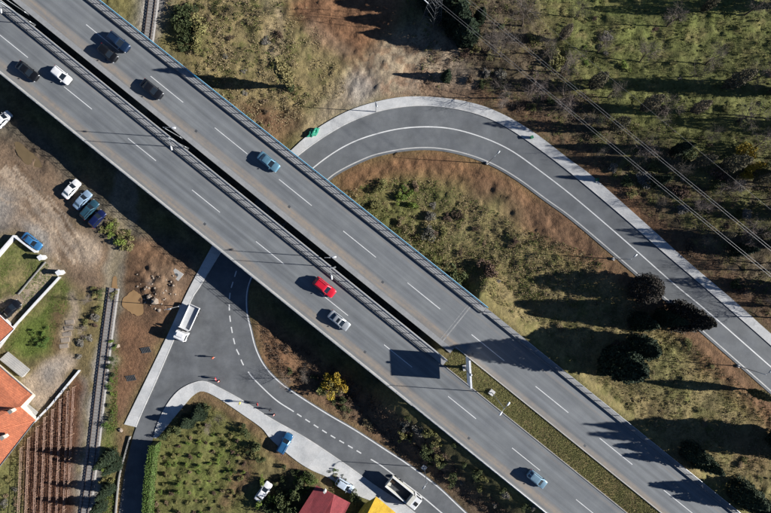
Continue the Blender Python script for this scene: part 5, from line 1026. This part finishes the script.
for (px, py, lab) in ((45.5, 257.5, 'white gate pillar at the end of the lawn wall'), (63.5, 272.5, 'white gate pillar at the head of the fence wall')):
    b = PG(px, py); r = empty('gate_pillar', b, .6, lab, 'pillar'); MB().box((0, 0, .8), (.75, .75, 1.8)).build('shaft', 'white_wall', r); MB().box((0, 0, 1.76), (1.0, 1.0, .14)).build('cap', 'white_steel', r)
def steps(p0, dirpx, sidepx, n, w, label, rise=.15, run=.34, m='concrete'):
    b = PG(*p0); r = empty('garden_steps', b, math.atan2(-dirpx[1], dirpx[0]), label, 'steps')
    for k in range(n): MB().box((k * run, 0, (n - k) * rise / 2), (run - .04, w, (n - k) * rise)).build('step', m, r)
    return r
steps((14, 367), (.63, -.78), 0, 6, 6.2, 'long grey terrace steps between the lawn and large orange roof'); steps((30, 412), (.63, -.78), 0, 4, 3.0, 'short grey steps at the corner of the large orange roof')
concrete_mat('old_slab', (.3, .25, .2))
for k, (px, py) in enumerate(((70, 322), (69, 328), (67, 334), (65.5, 340), (64, 346))):
    tag(MB().box((0, 0, .06), (1.9, .9, .14), .12).build('path_slab', 'old_slab'), ['first pale slab of the stepped path from the top', 'second pale slab of the stepped path', 'third pale slab of the stepped path', 'fourth pale slab of the stepped path', 'last pale slab of the stepped path'][k], 'slab').location = PG(px, py)
# vineyard
gV = 'vine rows on the brown plot'
rows = [(31.5, 436, 513), (40, 425, 513), (47.5, 416, 513), (55.5, 408, 513), (63, 398, 513), (70.5, 390, 513), (76, 386, 470), (24, 446, 513)]
mat('vine_wire', (.42, .29, .23), (.3, .2, .16), 2, .8); mat('vine_wood', (.12, .07, .05), (.2, .125, .085), 2, .9, island=True); ordn = ['third', 'fourth', 'fifth', 'sixth', 'seventh', 'last', 'short last', 'second']
for k, (x, y0, y1) in enumerate(rows):
    x1 = x - 1.5 + (x - 50) * -.03; a = PG(x, y0); b = PG(x1 - 3, y1 + 25); r = empty('vine_row', a, 0, 'row of brown vines on posts, %s row from the orange roof' % ordn[k], 'vine row', gV); L = (b - a).length; d = (b - a) / L
    pm = MB().box((0, 0, .7), (.09, .09, 1.4)).mesh('post', 'wood_post'); s = 0
    while s < L: put('post', pm, r, d * s); s += 5.2
    w_ = MB()
    for z in (.7, 1.2): w_.tube(Vector((0, 0, z)), d * L + Vector((0, 0, z)), .04, n=4)
    w_.build('wire', 'vine_wire', r); rs2 = np.random.RandomState(k); n = int(L * 16); t = rs2.rand(n) * L; p = np.array(d)[None] * t[:, None] + rs2.randn(n, 3) * np.array([.2, .05, .2]) + np.array([0, 0, .9]); v, f = leaf_quads(p, .22, rs2); put('vine', npmesh('vine', v, f, 'vine_wood'), r)

# ------------------------------------------------------------------ pylon and power wires
def pylon_uv(u, v, z): return Vector((*px2w(u * UX + v * UY, u * UY - v * UX, z), z))
ZT = 19.0; T0 = pylon_uv(328, 294, ZT); pb = Vector((T0.x, T0.y, float(gz(T0.x, T0.y)))); H_ = ZT - pb.z + 3
py = empty('power_pylon', pb, -.678, 'lattice power pylon carrying the wires at the top edge', 'pylon'); lg = MB(); bc = MB(); wdt = lambda z: 1.3 * (1 - z / H_) + .35
for sx in (1, -1):
    for sy in (1, -1): lg.tube((sx * wdt(0), sy * wdt(0), -.2), (sx * .2, sy * .2, H_), .05, .035, 5)
lg.build('leg_frame', 'galv_dark', py); zs = np.linspace(0, H_, 12)
for z0, z1 in zip(zs, zs[1:]):
    for s in (1, -1):
        a, b = wdt(z0), wdt(z1); bc.tube((s * a, -a, z0), (s * b, b, z1), .02, n=4); bc.tube((s * a, a, z0), (s * b, -b, z1), .02, n=4); bc.tube((-a, s * a, z0), (b, s * b, z1), .02, n=4); bc.tube((a, s * a, z0), (-b, s * b, z1), .02, n=4)
bc.build('bracing', 'galv_dark', py)
arm_z = ZT - pb.z + .9
for s, L in ((1, 5.6), (-1, 5.6)):
    m = MB(); m.tube((.3, 0, arm_z), (0, s * L, arm_z), .06, n=5); m.tube((-.3, 0, arm_z), (0, s * L, arm_z), .06, n=5); m.tube((0, 0, arm_z + 1.3), (0, s * L, arm_z), .05, n=5)
    for t in (.25, .5, .75): m.tube((.3 * (1 - t), s * L * t, arm_z), (-.3 * (1 - t), s * L * t, arm_z), .04, n=4); m.tube((0, s * L * t, arm_z), (0, s * L * (t - .2), arm_z + 1.3 * (1 - t + .2)), .04, n=4)
    m.build('crossarm', 'galv', py)
for y in (-5.4, -3.6, 0, 3.6, 5.4):
    for sx in (1, -1): m = MB(); m.tube((0, y, arm_z - .05), (sx * 1.6, y, arm_z - .3), .09, n=8); m.build('insulator', 'white_steel', py)
mat('wire', (.3, .3, .3), (.25, .25, .25), 2, .5, metal=.5)
def wire(v, dv, label, group, rad=.019):
    pts = []; 
    for k in range(41):
        u = -220 + k * 35; f = ((u - 343) % 1400) / 1400; z = ZT + .6 - 3.0 * 4 * f * (1 - f) * .6; q = pylon_uv(343, v, ZT); d = (pylon_uv(1343, v, ZT) - q) / 1000; p = q + d * (u - 343); pts.append(Vector((p.x, p.y, z)) + Vector((UY, UX, 0)) * dv)
    m = MB(); o0 = pts[0].copy()
    for a, b in zip(pts, pts[1:]): m.tube(a - o0, b - o0, rad, n=4, cap=False)
    o = m.build('power_wire', 'wire'); o.location = o0; tag(o, label, 'wire', group)
for v, n in ((271.5, 'nearest the ramp'), (292.0, 'in the middle')):
    for dv, s in ((.22, 'upper'), (-.22, 'lower')): wire(v, dv, '%s wire of the power line pair %s' % (s, n), 'power wires')
wire(323, 0, 'single thin power wire farthest from the ramp', 'power wires', .009)
